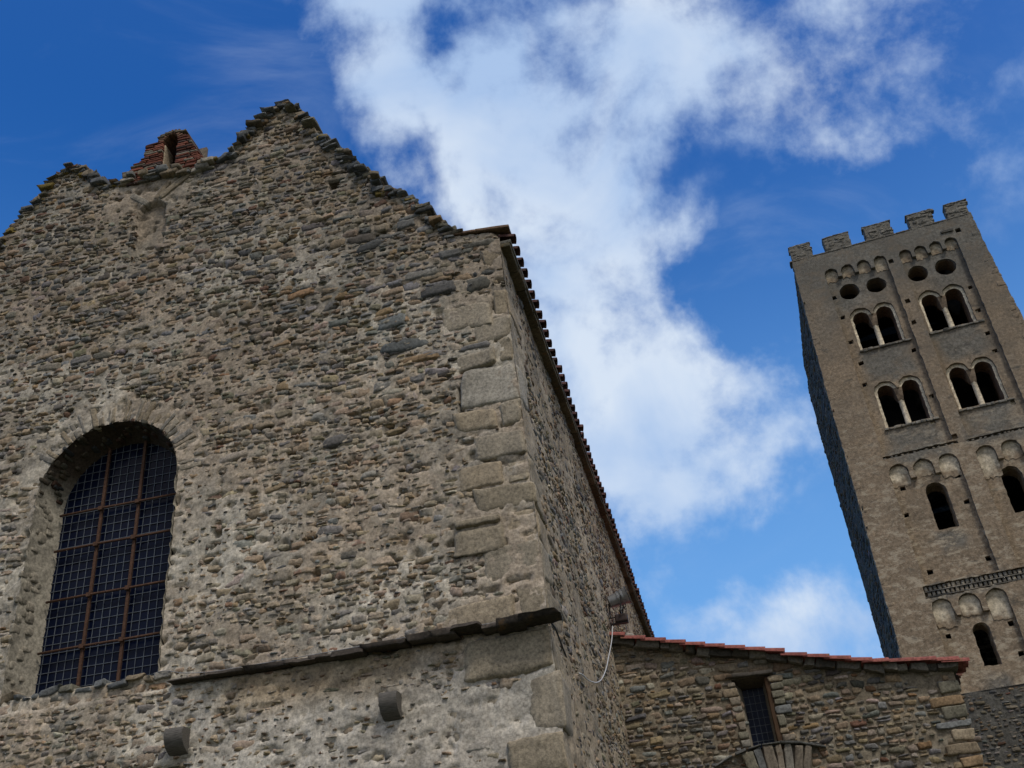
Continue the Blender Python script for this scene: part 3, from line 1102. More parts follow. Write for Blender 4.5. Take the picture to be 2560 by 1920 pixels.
def crest(u0, u1, dens=.055):
    u = u0
    while u < u1:
        z = float(top_z(u))
        for q in range(3):
            nn_ = -rng.uniform(0, GT)
            if q < 2:
                nn_ = rng.uniform(-.17, -.10)
            hu, hw = rng.uniform(.05, .15), rng.uniform(.018, .050)
            off = rng.uniform(-.055, .018)
            pc = rng.choice([3, 2, 10, 6, 9, 0, 12, 7, 8], p=[.16, .18, .12, .14, .14, .08, .1, .05, .03])
            cl = PAL[pc] * rng.uniform(.6, 1.0)
            if rng.random() < .10:
                cl = np.array([.16, .12, .035])               # moss and lichen
            block(fa, rng, (u + rng.uniform(-.05, .05), z + off, nn_), (hu, hw, rng.uniform(.12, .2)), cl, .018, .020, .040, (6, 4, 5), rot=rot2(rng.normal(0, .14)))
        u += dens * rng.uniform(.7, 1.3)


crest(-13.9, -8.6)
crest(-6.95, -2.72)
# core of the gable behind the face
top = np.array([(x, float(top_z(x))) for x in np.linspace(XL, -1.99, 240)])
Vt = np.concatenate([np.column_stack([top[:, 0], top[:, 1] - .01, np.full(len(top), q)]) for q in (-.03, -GT)])
k_ = len(top)
fa.add(Vt, np.array([(i, i + 1, k_ + i + 1, k_ + i) for i in range(k_ - 1)]), (.17, .155, .125))
Vb = np.concatenate([np.column_stack([top[:, 0], top[:, 1] - .01, np.full(k_, -GT)]), np.column_stack([top[:, 0], np.full(k_, 10.9), np.full(k_, -GT)])])
fa.add(Vb, np.array([(i, k_ + i, k_ + i + 1, i + 1) for i in range(k_ - 1)]), (.2, .18, .15))
FR = ((0, YF, 0), (1, 0, 0), (0, 0, 1), (0, -1, 0))
fa.build('front_wall', M_RUB, church, FR, loc=CL)

# ---- slate shoulder at the corner under the eave
sh = Acc()
for (a, b, z0, z1) in ((-2.72, -2.30, 12.375, 12.425), (-2.34, -1.815, 12.335, 12.39)):
    block(sh, rng, ((a + b) / 2, (z0 + z1) / 2 - .0, -.16), ((b - a) / 2, (z1 - z0) / 2, .20), (.135, .085, .055), .012, .006, .01, (6, 3, 5), rot=rot2(rad(-5)))
sh.build('shoulder_tile', M_TILE, church, FR, loc=CL)

# ---- string course of slates
lg = Acc()
u = -6.78
zz = [(-6.8, 6.03), (-6.3, 6.0), (-5.7, 6.02), (-4.6, 6.0), (-3.5, 6.03), (-1.8, 6.02)]
while u < -1.86:
    w_ = rng.uniform(.18, .60)
    if u + w_ > -2.0:
        w_ = -1.74 - u
    t = (u + 6.8) / 5.0
    out = .08 + .21 * t + rng.uniform(-.045, .045)
    if t < .55 and rng.random() < .10:
        u += w_ * .4
        continue
    z = np.interp(u + w_ / 2, [p[0] for p in zz], [p[1] for p in zz]) + rng.normal(0, .012)
    th = rng.uniform(.020, .036) * (.85 + .8 * t) * (.62 if u + w_ > -1.8 else 1)
    block(lg, rng, (u + w_ / 2, z, out - .11), (w_ / 2 + .02, th, .15), np.array([.060, .050, .042]) * rng.uniform(.6, 1.4), .012, .016, .045, (10, 4, 6), rot=rot2(rng.normal(0, .022)))
    u += w_ + .004
lg.build('string_course', M_SLATE, church, FR, loc=CL)

# ---- two corbels under the string course
for (x0, x1, z1) in ((-3.985, -3.765, 5.425), (-6.735, -6.49, 5.405)):
    cb = Acc()
    pr_ = [(0.0, 0.0), (.175, 0.0), (.205, -.04), (.210, -.10), (.190, -.165), (.145, -.225), (.07, -.275), (0.0, -.30), (-.1, -.30), (-.1, 0)]
    prof = np.array(resample([(y_, z_) for y_, z_ in pr_], .03))
    m_ = len(prof)
    nx = 7
    V = []
    for i in range(nx):
        f = i / (nx - 1)
        cut = .006 if i in (0, nx - 1) else 0
        wob = (fbm(prof[:, 0] * 12, prof[:, 1] * 12, f * 3, 71, 3) - .5) * .016
        V.append(np.stack([np.full(m_, x0 + (x1 - x0) * f), z1 + prof[:, 1] * (1 - cut) + wob, .03 + prof[:, 0] * (1 - cut * 4) + wob], 1))
    V = np.array(V).reshape(-1, 3)
    F = [(i * m_ + k, i * m_ + (k + 1) % m_, (i + 1) * m_ + (k + 1) % m_, (i + 1) * m_ + k) for i in range(nx - 1) for k in range(m_)]
    cen0 = len(V)
    V = np.concatenate([V, [[x0, z1 - .14, .04], [x1, z1 - .14, .04]]])
    F += [(cen0, (k + 1) % m_, k) for k in range(m_)] + [(cen0 + 1, (nx - 1) * m_ + k, (nx - 1) * m_ + (k + 1) % m_) for k in range(m_)]
    cb.add(V, F, (.2, .2, .19))
    cb.build('corbel', M_WOOD, church, FR, smooth=True, sharp=rad(40), loc=CL)

# ---- the barred window: glass, lead lattice, iron bars
wn = Acc()
GY = -.50
glx0, glx1, gsp, gr = WCX - .99, WCX + .99, 9.12, .985
pw, ph = .1185, .1335
nx = 16
for i in range(-1, nx + 1):
    for j in range(0, 31):
        xa, za = glx0 + .045 + i * pw, 6.12 + j * ph
        cxp, czp = xa + pw / 2, za + ph / 2
        if abs(cxp - WCX) > 1.10 or (czp > gsp and math.hypot(cxp - WCX, czp - gsp) > 1.14):
            continue
        ti, tj = rng.normal(0, .0016), rng.normal(0, .0016)
        V = [(xa, za, GY - ti - tj), (xa + pw, za, GY + ti - tj), (xa + pw, za + ph, GY + ti + tj), (xa, za + ph, GY - ti + tj)]
        wn.add(V, np.array([[0, 1, 2, 3]]), (.01, .015, .03))
window = wn.build('arched_window', M_GLASS, church, FR, smooth=False, loc=CL)
ld = Acc()


def arch_top(x, r):
    d = abs(x - WCX)
    return gsp + math.sqrt(max(r * r - d * d, 0)) if d < r else gsp


for i in range(0, nx + 1):
    x = glx0 + .045 + i * pw
    zt = arch_top(x, 1.02)
    add_box(ld, (x - .0040, 6.12, GY + .002), (x + .0040, zt, GY + .012), (.2, .2, .22))
for j in range(0, 31):
    z = 6.12 + j * ph
    hw_ = 1.02 if z < gsp else math.sqrt(max(1.02 ** 2 - (z - gsp) ** 2, 0))
    if hw_ > .05:
        add_box(ld, (WCX - hw_, z - .0040, GY + .0035), (WCX + hw_, z + .0040, GY + .0135), (.2, .2, .22))
ld.build('lead_lattice', M_LEAD, window, FR, smooth=False, loc=CL)
for x in (-8.46, -7.865):
    b_ = Acc()
    zt = arch_top(x, 1.0)
    add_box(b_, (x - .021, 6.12, GY + .045), (x + .021, zt, GY + .075), (.12, .05, .03))
    for zc in (9.03, 8.45, 7.67, 6.92):
        add_box(b_, (x - .032, zc - .030, GY + .072), (x + .032, zc + .030, GY + .118), (.12, .05, .03))
    b_.build('iron_bar', M_IRON, window, FR, smooth=False, loc=CL)
for z in (9.03, 8.45, 7.67, 6.92):
    b_ = Acc()
    tube(b_, [(WCX - .975, z, GY + .095), (WCX - .3, z + .004, GY + .095), (WCX + .3, z - .003, GY + .095), (WCX + 1.06, z, GY + .095)], .0185, (.12, .05, .03), 8)
    b_.build('iron_bar', M_IRON, window, FR, loc=CL)

# ---- brick bell-cote on the gable
bc = Acc()
BL = [(15.25, -8.56), (15.66, -8.53), (15.74, -8.36), (15.83, -8.29), (16.10, -8.28), (16.13, -8.10), (16.33, -8.06)]
BRr = [(15.25, -6.98), (15.44, -7.12), (15.69, -7.25), (16.16, -7.46), (16.34, -7.55)]
OPc, OPr, OPs = -7.79, .135, 16.13


def lay_brick(xa, xb, z, h, first=0):
    x = xa
    while x < xb - .03:
        w_ = min(rng.uniform(.16, .30), xb - x)
        if xb - x - w_ < .06:
            w_ = xb - x
        c_ = np.array([.170, .062, .042]) * rng.uniform(.45, 1.2)
        r_ = rng.random()
        if r_ < .22:
            c_ = np.array([.17, .15, .12]) * rng.uniform(.7, 1.2)
        elif r_ < .32:
            c_ = np.array([.07, .045, .04])
        dp = .24
        block(bc, rng, (x + w_ / 2, z + h / 2, -.22 + rng.uniform(-.012, .012)), (w_ / 2 - .006, h / 2 - .005, dp), c_, .010, .007, .010, (5, 3, 4))
        x += w_


z = 15.22
lb = lambda q: np.interp(q, [p[0] for p in BL], [p[1] for p in BL])
rb = lambda q: np.interp(q, [p[0] for p in BRr], [p[1] for p in BRr])
while z < 16.12:
    h = rng.uniform(.042, .058)
    jl, jr = rng.uniform(-.025, .02), rng.uniform(-.02, .03)
    lay_brick(lb(z) + jl, OPc - OPr, z, h)
    lay_brick(OPc + OPr, rb(z) + jr, z, h)
    z += h
a = 0.0
while a < math.pi:
    th = .05
    ln = rng.uniform(.10, .15)
    rr = OPr + ln / 2
    block(bc, rng, (OPc + rr * math.cos(a + .1), OPs + rr * math.sin(a + .1), -.22), (ln / 2, .022, .24), np.array([.15, .085, .055]) * rng.uniform(.6, 1.2), .008, .007, .01, (4, 3, 4), rot=rot2(a + .1))
    a += th / (OPr + .04)
for zq in (16.18, 16.235):                    # haunches up to the crown
    for (xa, xb) in ((-8.06 + (zq - 16.18), OPc - .22), (OPc + .22, -7.50 - (zq - 16.18))):
        if xb - xa > .05:
            lay_brick(xa, xb, zq - .02, .05)
for i in range(7):
    block(bc, rng, (-8.0 + i * .075 + rng.uniform(-.02, .02), 16.34 - abs(i - 3) * .022, -.22), (.075, .022, .25), np.array([.12, .10, .07]) * rng.uniform(.7, 1.2), .012, .01, .02, (4, 3, 4))
add_box(bc, (-8.25, 15.2, -.46), (-7.3, 16.2, -.40), (.10, .085, .07))        # rough back of the niche
add_box(bc, (-8.50, 15.2, -.44), (-7.98, 15.62, -.04), (.2, .18, .15))
add_box(bc, (-8.24, 15.6, -.44), (-7.98, 16.05, -.04), (.2, .18, .15))
add_box(bc, (-7.62, 15.2, -.44), (-7.22, 15.6, -.04), (.2, .18, .15))
# sandy render on the left reveal of the opening
block(bc, rng, (OPc - OPr - .004, 15.70, -.20), (.014, .40, .15), (.33, .275, .20), .008, .006, .01, (3, 8, 5))
for i in range(60):                           # stones around its foot
    x = rng.uniform(-8.6, -6.95)
    block(bc, rng, (x, 15.30 + rng.uniform(-.12, .08) + .10 * (x < -8.3), -rng.uniform(0, .3)), (rng.uniform(.07, .14), rng.uniform(.03, .06), .14), PAL[rng.choice([0, 2, 4, 5, 6, 9])] * .9, .02, .016, .03, (5, 4, 4))
bc.build('bellcote', M_BRICK, church, FR, loc=CL)

# ---- side wall, running back from the corner
sa = Acc()
Y1 = 36.0


def side_x(y, w):
    return corner_x(w)


def side_relief(u, w):
    return corner_x(w) + (fbm(u * .5, w * .5, 2.0, 33, 3) - .5) * .05 * np.clip((u - 12.3) / .8, 0, 1)


def side_h(u, w):
    k = np.clip((u - 12.02) / .25, .25, 1)
    return side_relief(u, w) + ((fbm(u * 4.3, w * 6.5, 5, 13, 4) - .5) * .06 + (fbm(u * 15, w * 19, 5, 14, 3) - .5) * .02) * k - .004


def side_weather(u, w):
    e = w + (fbm(u * .5, w * .5, 7, 43, 4) - .5) * 3
    t = np.clip((e - 9.0) / 3.0, 0, 1)
    return 1 - .22 * t


def side_c(u, w):
    base = np.array([.305, .250, .180])
    pale = np.array([.40, .345, .265])
    f = fbm(u * .7, w * .9, 3, 24, 4)[..., None]
    pf = np.clip((f - .5) * 5, 0, 1)
    c = base * (1 - pf) + pale * pf
    gf = np.clip((fbm(u * 1.4, w * 1.1, 8, 25, 4)[..., None] - .52) * 5, 0, 1) * .7
    c = c * (1 - gf) + np.array([.20, .18, .145]) * gf
    return c * (.7 + .6 * fbm(u * 8, w * 8, 3, 26, 3))[..., None] * side_weather(u, w)[..., None]


grid_wall(sa, YF + .0, Y1, 0.0, 12.06, .045, None, side_h, side_c)


def keep_side(u, w):
    k = (u > YF + .12) & (w < 11.98)
    q = np.zeros(np.shape(u), bool)
    for a, b, c, d in QU:
        if b == XC:
            dep = .52 if (d - c) < (-1.95 - a) else .84
            q |= (u < YF + dep + .03) & (w > c - .02) & (w < d + .02)
    return k & ~q


st = lay_courses(rng, YF, Y1, 0.0, 12.0, .055, .14, 1.4, 3.6, .010, keep_side, .05, .07)
cov = fbm(st[:, 0] * .6, st[:, 1] * .8, 19.0, 52, 4)
pr = rng.uniform(-.006, .022, len(st)) - .016 * np.clip((cov - .47) * 6, 0, 1)
mk = rng.random(len(st)) < .6
add_stones(sa, rng, st[mk], pr[mk], .055, WT_GREY, side_weather, side_relief)
add_stones(sa, rng, st[~mk], pr[~mk], .055, WT_WARM, side_weather, side_relief)
SR = ((0, 0, 0), (0, 1, 0), (0, 0, 1), (1, 0, 0))
sa.build('side_wall', M_SIDE, church, SR, loc=CL)

# ---- unseen walls and the roof of the nave
bw = Acc()
add_box(bw, (XL, 12.7, 0), (XL + .7, Y1, 12.1), (.28, .25, .2))
add_box(bw, (XL + .7, Y1 - .7, 0), (-2.6, Y1, 12.1), (.28, .25, .2))
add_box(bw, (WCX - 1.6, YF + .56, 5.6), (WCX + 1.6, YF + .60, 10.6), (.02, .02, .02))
bw.build('rear_wall', M_RUB, church, smooth=False, loc=CL)

# cornice course + barrel tiles of the nave eave
rf = Acc()
EX, EZ = -1.775, 12.10                       # tile tips
y = YF + .02
while y < Y1:                                 # cornice of flat stones
    ln = rng.uniform(.35, .8)
    block(rf, rng, (-1.99, y + ln / 2, 12.02), (.155 + rng.uniform(-.012, .012), ln / 2 - .004, .035), np.array([.105, .090, .060]) * rng.uniform(.7, 1.25), .012, .008, .012, (4, 5, 3), mat=1)
    y += ln
y = YF + .02
while y < Y1:
    ln = rng.uniform(.5, 1.0)
    block(rf, rng, (-2.0, y + ln / 2, 12.085), (.185, ln / 2 - .003, .026), np.array([.16, .15, .13]) * rng.uniform(.7, 1.2), .01, .006, .01, (4, 4, 3), mat=1)
    y += ln


def barrel(acc, tip, axis, up, r0, r1, length, th, col, n=9, arc=math.pi, flip=False, mat=0):
    """half-round clay tile: tip centre, axis pointing back up the roof"""
    axis = np.array(axis, float)
    axis /= np.linalg.norm(axis)
    up = np.array(up, float)
    up -= axis * np.dot(up, axis)
    up /= np.linalg.norm(up)
    sd = np.cross(axis, up)
    V = []
    for (t, r) in ((0, r0), (.5, (r0 + r1) / 2), (1, r1)):
        for q in (0, 1):
            for k in range(n):
                a = (math.pi - arc) / 2 + arc * k / (n - 1)
                rr = r - q * th
                s = -1 if flip else 1
                V.append(np.array(tip) + axis * length * t + sd * rr * math.cos(a) + up * s * rr * math.sin(a))
    F = []
    for t in range(2):
        for k in range(n - 1):
            o0, o1 = t * 2 * n, (t + 1) * 2 * n
            F.append((o0 + k, o0 + k + 1, o1 + k + 1, o1 + k))
            F.append((o0 + n + k, o1 + n + k, o1 + n + k + 1, o0 + n + k + 1))
        for k in (0, n - 1):
            o0, o1 = t * 2 * n, (t + 1) * 2 * n
            F.append((o0 + k, o1 + k, o1 + n + k, o0 + n + k))
    for t in (0, 2):
        for k in range(n - 1):
            o0 = t * 2 * n
            F.append((o0 + k, o0 + n + k, o0 + n + k + 1, o0 + k + 1))
    acc.add(V, F, col, mat)


SL = math.tan(rad(15))
PT = .292
y = YF + .13
while y < Y1 - .2:
    for row in range(2):
        dx = -row * .36
        jz = rng.normal(0, .006)
        jx = rng.normal(0, .012)
        c_ = np.array([.072, .034, .030]) * rng.uniform(.5, 1.4)
        ax = (-math.cos(rad(15)) + 0, rng.normal(0, .02), math.sin(rad(15)))
        barrel(rf, (EX + .01 + jx + dx, y, EZ + .055 + jz - dx * SL), ax, (0, 0, 1), .098, .080, .42, .016, c_)
        c_ = np.array([.068, .033, .029]) * rng.uniform(.5, 1.4)
        barrel(rf, (EX - .035 + jx + dx, y + PT / 2, EZ + .10 + jz - dx * SL), ax, (0, 0, 1), .095, .085, .42, .016, c_, flip=True)
    y += PT * rng.uniform(.96, 1.04)
# the tile field above: corrugated
ny = int((Y1 - YF - .65) / PT) * 6
ys = np.linspace(YF + .62, Y1, ny)
for (xa, za, xb, zb) in ((-2.20, 12.26, -7.95, 12.26 + 5.75 * SL), (XL - .15, 12.26 - .05, -7.95, 12.26 + 5.75 * SL)):
    xs_ = np.linspace(xa, xb, 18)
    Xq, Yq = np.meshgrid(xs_, ys, indexing='ij')
    Zq = np.interp(Xq, *(([xb, xa], [zb, za]) if xb < xa else ([xa, xb], [za, zb]))) + .06 * np.sin(Yq / PT * 2 * math.pi)
    Iq = np.arange(Xq.size).reshape(Xq.shape)
    rf.add(np.stack([Xq, Yq, Zq], 2), np.stack([Iq[:-1, :-1], Iq[1:, :-1], Iq[1:, 1:], Iq[:-1, 1:]], 2).reshape(-1, 4), (.15, .065, .05))
rf.build('roof', [M_TILE, M_SLATE], church, loc=CL, sharp=rad(50))

# ==================================================================== ANNEX
YA = 19.6
annex = empty('stone_annex', (1.0, 23.0, 0), 'low rubble stone annex with red tile verge and small leaded window', 'building')
AL = (1.0, 23.0, 0)
AR = 4.02


def a_top(u):
    return np.interp(u, [-2.2, -1.9, -1.2, -.18, .75, 1.93, 2.8, 3.57, 4.2], [8.23, 8.13, 7.93, 7.64, 7.41, 7.08, 6.86, 6.72, 6.66]) + .03


aw = [(.28, 5.86), (.84, 5.86), (.87, 7.10), (.16, 7.14)]


def a_sdf(u, w):
    # window: left edge leans, as built
    l = np.interp(w, [5.86, 6.5, 6.95, 7.14], [.29, .29, .25, .14])
    r = np.interp(w, [5.86, 7.14], [.835, .865])
    a = np.maximum(np.maximum(l - u, u - r), np.maximum(5.86 - w, w - 7.12))
    return np.minimum(np.minimum((a_top(u) - w), AR - u), a)


def ax_relief(u, w):
    return (fbm(u * .6, w * .6, 4.0, 35, 3) - .5) * .05


def ax_h(u, w):
    return ax_relief(u, w) + (fbm(u * 4.3, w * 6.5, 9, 15, 4) - .5) * .05 + (fbm(u * 15, w * 19, 9, 16, 3) - .5) * .02 - .022


def ax_c(u, w):
    c = np.array([.215, .182, .136]) * np.ones(np.shape(u) + (1,))
    gf = np.clip((fbm(u * 1.4, w * 1.4, 28, 27, 4)[..., None] - .5) * 5, 0, 1) * .6
    c = c * (1 - gf) + np.array([.20, .18, .145]) * gf
    return c * (.65 + .7 * fbm(u * 9, w * 9, 13, 28, 3))[..., None]


ACX, ACZ, ACR = .62, 3.68, 2.21


def keep_ax(u, w):
    rr = np.hypot(u - ACX, w - ACZ)
    return (a_sdf(u, w) > .03) & ~((rr < ACR + .03) & (rr > ACR - .62) & (w > ACZ) & (np.abs(np.arctan2(w - ACZ, u - ACX) - rad(86)) < rad(15.5))) & ~((u > 3.25) & (rng_ax.random(np.shape(u)) < .35))


rng_ax = np.random.default_rng(5)
aa = Acc()
grid_wall(aa, -1.98, AR + .06, 0, 8.4, .03, a_sdf, ax_h, ax_c)
st = lay_courses(rng, -2.0, AR, 0, 8.3, .056, .165, 1.1, 2.9, .012, keep_ax, .03, .07)
mk = rng.random(len(st)) < .60
pr = rng.uniform(-.004, .024, len(st))
add_stones(aa, rng, st[mk], pr[mk], .060, WT_GREY, lambda u, w: 0.98 + 0 * u, ax_relief)
add_stones(aa, rng, st[~mk], pr[~mk], .060, WT_WARM, lambda u, w: 0.93 + 0 * u, ax_relief)
pin = lay_courses(rng, -2.0, AR, 4.5, 8.2, .03, .05, 1.2, 3.5, .10, keep_ax, .4, .05)
add_stones(aa, rng, pin, (-.01, .02), .05, WT_GREY, lambda u, w: .85 + 0 * u, ax_relief)
# corner stones at the right end
z = 0.0
i = 0
while z < 6.5:
    h = rng.uniform(.13, .24)
    w_ = rng.uniform(.45, .75) if i % 2 else rng.uniform(.28, .45)
    colr = PAL[rng.choice([0, 1, 7, 9, 2, 6])] * rng.uniform(.85, 1.1)
    block(aa, rng, (AR + .02 - w_ / 2, z + h / 2, -.28), (w_ / 2, h / 2 - .010, .32), colr, .03, .015, .03, (7, 5, 6))
    z += h + .012
    i += 1
# right-hand and rear walls (out of sight)
add_box(aa, (AR - .35, 0, -9.0), (AR - .02, 6.6, -.3), (.26, .23, .17))
add_box(aa, (-1.9, 0, -9.2), (AR - .02, 6.9, -9.0), (.26, .23, .17))
# voussoirs of the blind arch below the window
a = rad(71)
while a < rad(101):
    th = rng.uniform(.15, .29)
    da = th / ACR
    am = a + da / 2
    ln = rng.uniform(.50, .60)
    rr = ACR - ln / 2 - .03
    colr = PAL[rng.choice([0, 4, 9, 13, 2, 6])] * rng.uniform(.65, .95)
    block(aa, rng, (ACX + rr * math.cos(am), ACZ + rr * math.sin(am), .005), (ln / 2, th / 2 - .018, .075), colr, .018, .016, .035, (8, 5, 4), rot=rot2(am))
    a += da
a = rad(66)
while a < rad(122):                          # thin slates over the voussoirs
    da = rng.uniform(.10, .22)
    am = a + da / 2
    rr = ACR + .002
    block(aa, rng, (ACX + rr * math.cos(am), ACZ + rr * math.sin(am), .03), (rng.uniform(.012, .026), da * ACR / 2 * rng.uniform(.8, 1.1), .075), np.array([.12, .122, .120]) * rng.uniform(.7, 1.2), .008, .008, .012, (3, 7, 4), rot=rot2(am))
    a += da
for a0, a1 in ():
    a = rad(a0)
    while a < rad(a1):
        th = rng.uniform(.08, .20)
        am = a + th / ACR / 2
        ln = rng.uniform(.16, .30)
        rr = ACR - .03 - ln + rng.uniform(-.03, .0)
        block(aa, rng, (ACX + rr * math.cos(am), ACZ + rr * math.sin(am), .0), (ln, th / 2 - .010, .06), PAL[rng.choice([0, 4, 9, 2, 13, 3, 6])] * rng.uniform(.8, 1.05), .02, .018, .04, (8, 4, 4), rot=rot2(am + rng.normal(0, .12)))
        a += th / ACR
AF = ((0, YA, 0), (1, 0, 0), (0, 0, 1), (0, -1, 0))
# jamb stones beside the window
for (x0, sgn) in ((.28, -1), (.845, 1)):
    z = 5.9
    while z < 7.05:
        h = rng.uniform(.10, .2)
        w_ = rng.uniform(.12, .3)
        sh_ = 0 if sgn > 0 else np.interp(z, [6.5, 6.95, 7.14], [0, -.04, -.13])
        block(aa, rng, (x0 + sh_ + sgn * w_ / 2, z + h / 2, -.06), (w_ / 2, h / 2 - .008, .10), PAL[rng.choice([0, 1, 2, 4, 9, 13])] * .95, .02, .014, .02, (5, 4, 5))
        z += h + .01
aa.build('front_wall', M_ANNEX, annex, AF, loc=AL)

# annex window
wv = Acc()
GX0, GX1, GZ0, GZ1, GN = .335, .725, 5.80, 7.02, -.46
for i in range(4):
    for j in range(9):
        pw2, ph2 = (GX1 - GX0) / 4, (GZ1 - GZ0) / 9
        xa, za = GX0 + i * pw2, GZ0 + j * ph2
        t1 = rng.normal(0, .0015)
        wv.add([(xa, za, GN - t1), (xa + pw2, za, GN + t1), (xa + pw2, za + ph2, GN + t1), (xa, za + ph2, GN - t1)], np.array([[0, 1, 2, 3]]), (.01, .015, .03))
awin = wv.build('leaded_window', M_GLASS, annex, AF, smooth=False, loc=AL)
ll = Acc()
for i in range(1, 4):
    x = GX0 + i * (GX1 - GX0) / 4
    add_box(ll, (x - .004, GZ0, GN + .002), (x + .004, GZ1, GN + .010), (.2, .2, .2))
for j in range(1, 9):
    z = GZ0 + j * (GZ1 - GZ0) / 9
    add_box(ll, (GX0, z - .004, GN + .003), (GX1, z + .004, GN + .011), (.2, .2, .2))
ll.build('lead_lattice', M_LEAD, awin, AF, smooth=False, loc=AL)
sr = Acc()                                    # splayed stone reveals
add_box(sr, (.10, 5.7, GN - .04), (GX0, 7.2, GN + .0), (.27, .24, .19))
V = [(.14, 7.14, -.02), (.25, 6.95, -.02), (.29, 6.5, -.02), (.29, 5.80, -.02), (GX0, 7.08, GN), (GX0, 6.95, GN), (GX0, 6.5, GN), (GX0, 5.80, GN)]
sr.add(V, np.array([[0, 1, 5, 4], [1, 2, 6, 5], [2, 3, 7, 6]]), (.28, .25, .20))
sr.add([(GX1, 5.8, GN), (GX1, 7.06, GN), (GX1 + .045, 7.07, -.26), (GX1 + .045, 5.8, -.26)], np.array([[0, 1, 2, 3]]), (.26, .245, .215))
sr.add([(.29, 5.86, -.01), (.84, 5.86, -.01), (GX1, 5.80, GN), (GX0, 5.80, GN)], np.array([[0, 1, 2, 3]]), (.25, .22, .17))
sr.add([(.12, 7.13, -.01), (.88, 7.10, -.01), (GX1 + .03, 7.03, GN), (GX0 - .05, 7.03, GN)], np.array([[3, 2, 1, 0]]), (.10, .08, .06))
sr.build('reveal', M_ANNEX, awin, AF, smooth=False, loc=AL)
tj = Acc()                                    # brown, lichened jamb on the right
block(tj, rng, (.815, 6.44, -.13), (.055, .65, .135), (.115, .062, .030), .02, .016, .02, (4, 14, 5))
tj.build('jamb', M_OAK, awin, AF, loc=AL)
lt = Acc()
block(lt, rng, (.50, 7.165, -.10), (.42, .035, .17), (.10, .090, .080), .015, .014, .03, (12, 3, 6), rot=rot2(rad(-2)))
lt.build('lintel', M_SLATE, awin, AF, loc=AL)

# annex roof: slates under the verge, barrel tiles stepping down
ar = Acc()
u = -1.93
while u < 4.05:
    w_ = rng.uniform(.16, .46)
    if u + w_ > 3.95:
        w_ = 4.10 - u
    um = u + w_ / 2
    sl = math.atan2(float(a_top(um + .2) - a_top(um - .2)), .4)
    block(ar, rng, (um, float(a_top(um)) + .030 + rng.normal(0, .008), -.10), (w_ / 2 + .005, .070 + rng.uniform(-.012, .016), .24 + rng.uniform(-.03, .03)), np.array([.110, .104, .090]) * rng.uniform(.5, 1.5), .02, .028, .045, (9, 5, 6), mat=1, rot=rot2(sl))
    u += w_ + .006
VT = [(-1.44, 8.22), (-1.25, 8.14), (-.88, 8.04), (-.52, 7.94), (-.17, 7.84), (.18, 7.75), (.54, 7.66), (.89, 7.57), (1.23, 7.49),
      (1.6, 7.35), (1.98, 7.26), (2.34, 7.17), (2.69, 7.08), (2.97, 7.03), (3.39, 6.97), (3.76, 6.93), (4.13, 6.87), (4.29, 6.82)]
prev = (-1.90, 8.30)
tips = [(-1.62, 8.27)] + VT[1:]
for (tx, tz) in tips:
    # each tile starts at its lower end (tx) and runs up the roof under the next
    sl = rad(13.5) if tx < 2.8 else rad(8.5)
    for q, yy in enumerate((-.16, .14, .44)):
        c_ = np.array([.235, .080, .068]) * rng.uniform(.85, 1.12)
        barrel(ar, (tx, tz - .075, -yy), (-math.cos(sl), math.sin(sl) * .80, 0), (0, 1, 0), .088, .072, .47, .015, c_)
    for q, yy in enumerate((-.01, .29)):
        c_ = np.array([.22, .078, .064]) * rng.uniform(.8, 1.1)
        barrel(ar, (tx, tz - .035, -yy), (-math.cos(sl), math.sin(sl) * .80, 0), (0, 1, 0), .085, .075, .47, .015, c_, flip=True)
# eave tiles on the right, and the field of tiles behind
v = .75
while v < 9.0:
    c_ = np.array([.125, .055, .042]) * rng.uniform(.7, 1.2)
    barrel(ar, (4.28, 6.745, -v), (-1, .13, 0), (0, 1, 0), .090, .075, .45, .015, c_)
    barrel(ar, (4.24, 6.79, -v - .15), (-1, .13, 0), (0, 1, 0), .088, .078, .45, .015, c_ * .9, flip=True)
    v += .30
ns = np.linspace(-.58, -9.2, 150)
us = np.linspace(-1.9, 4.12, 30)
Uq, Nq = np.meshgrid(us, ns, indexing='ij')
Wq = a_top(Uq) + .10 + .05 * np.sin(Nq / .30 * 2 * math.pi)
Iq = np.arange(Uq.size).reshape(Uq.shape)
ar.add(np.stack([Uq, Wq, Nq], 2), np.stack([Iq[:-1, :-1], Iq[:-1, 1:], Iq[1:, 1:], Iq[1:, :-1]], 2).reshape(-1, 4), (.24, .085, .07))
add_box(ar, (3.9, 6.52, -9.1), (4.14, 6.68, -.30), (.05, .038, .03))
# lead-white mortar fillet where the roof meets the church
block(ar, rng, (-1.72, 8.245, -.03), (.26, .05, .16), (.34, .32, .29), .03, .02, .03, (8, 4, 5), rot=rot2(rad(-9)))
ar.build('roof', [M_TILE, M_SLATE], annex, AF, loc=AL, sharp=rad(50))

# ==================================================================== TOWER
TY = -0.10265269664576748
tower = empty('bell_tower', (0, 40, 0), 'tall square bell tower with battlements, paired arched openings and worn plaster', 'tower', TY)
TF = ((0, 0, 0), (1, 0, 0), (0, 0, 1), (0, -1, 0))
TBR = np.array([.232, .180, .126])
TGR = np.array([.148, .140, .122])
TCR = np.array([.58, .51, .39])


def t_left(w):
    return np.interp(w, [5, 12.5, 15.5, 19, 23.5, 26.6, 30, 31.8], [6.40, 6.51, 6.57, 6.64, 6.69, 6.77, 6.86, 6.90])


def t_right(w):
    return np.interp(w, [5, 15, 25, 29, 31.8], [15.35, 15.2, 14.93, 14.75, 14.68])


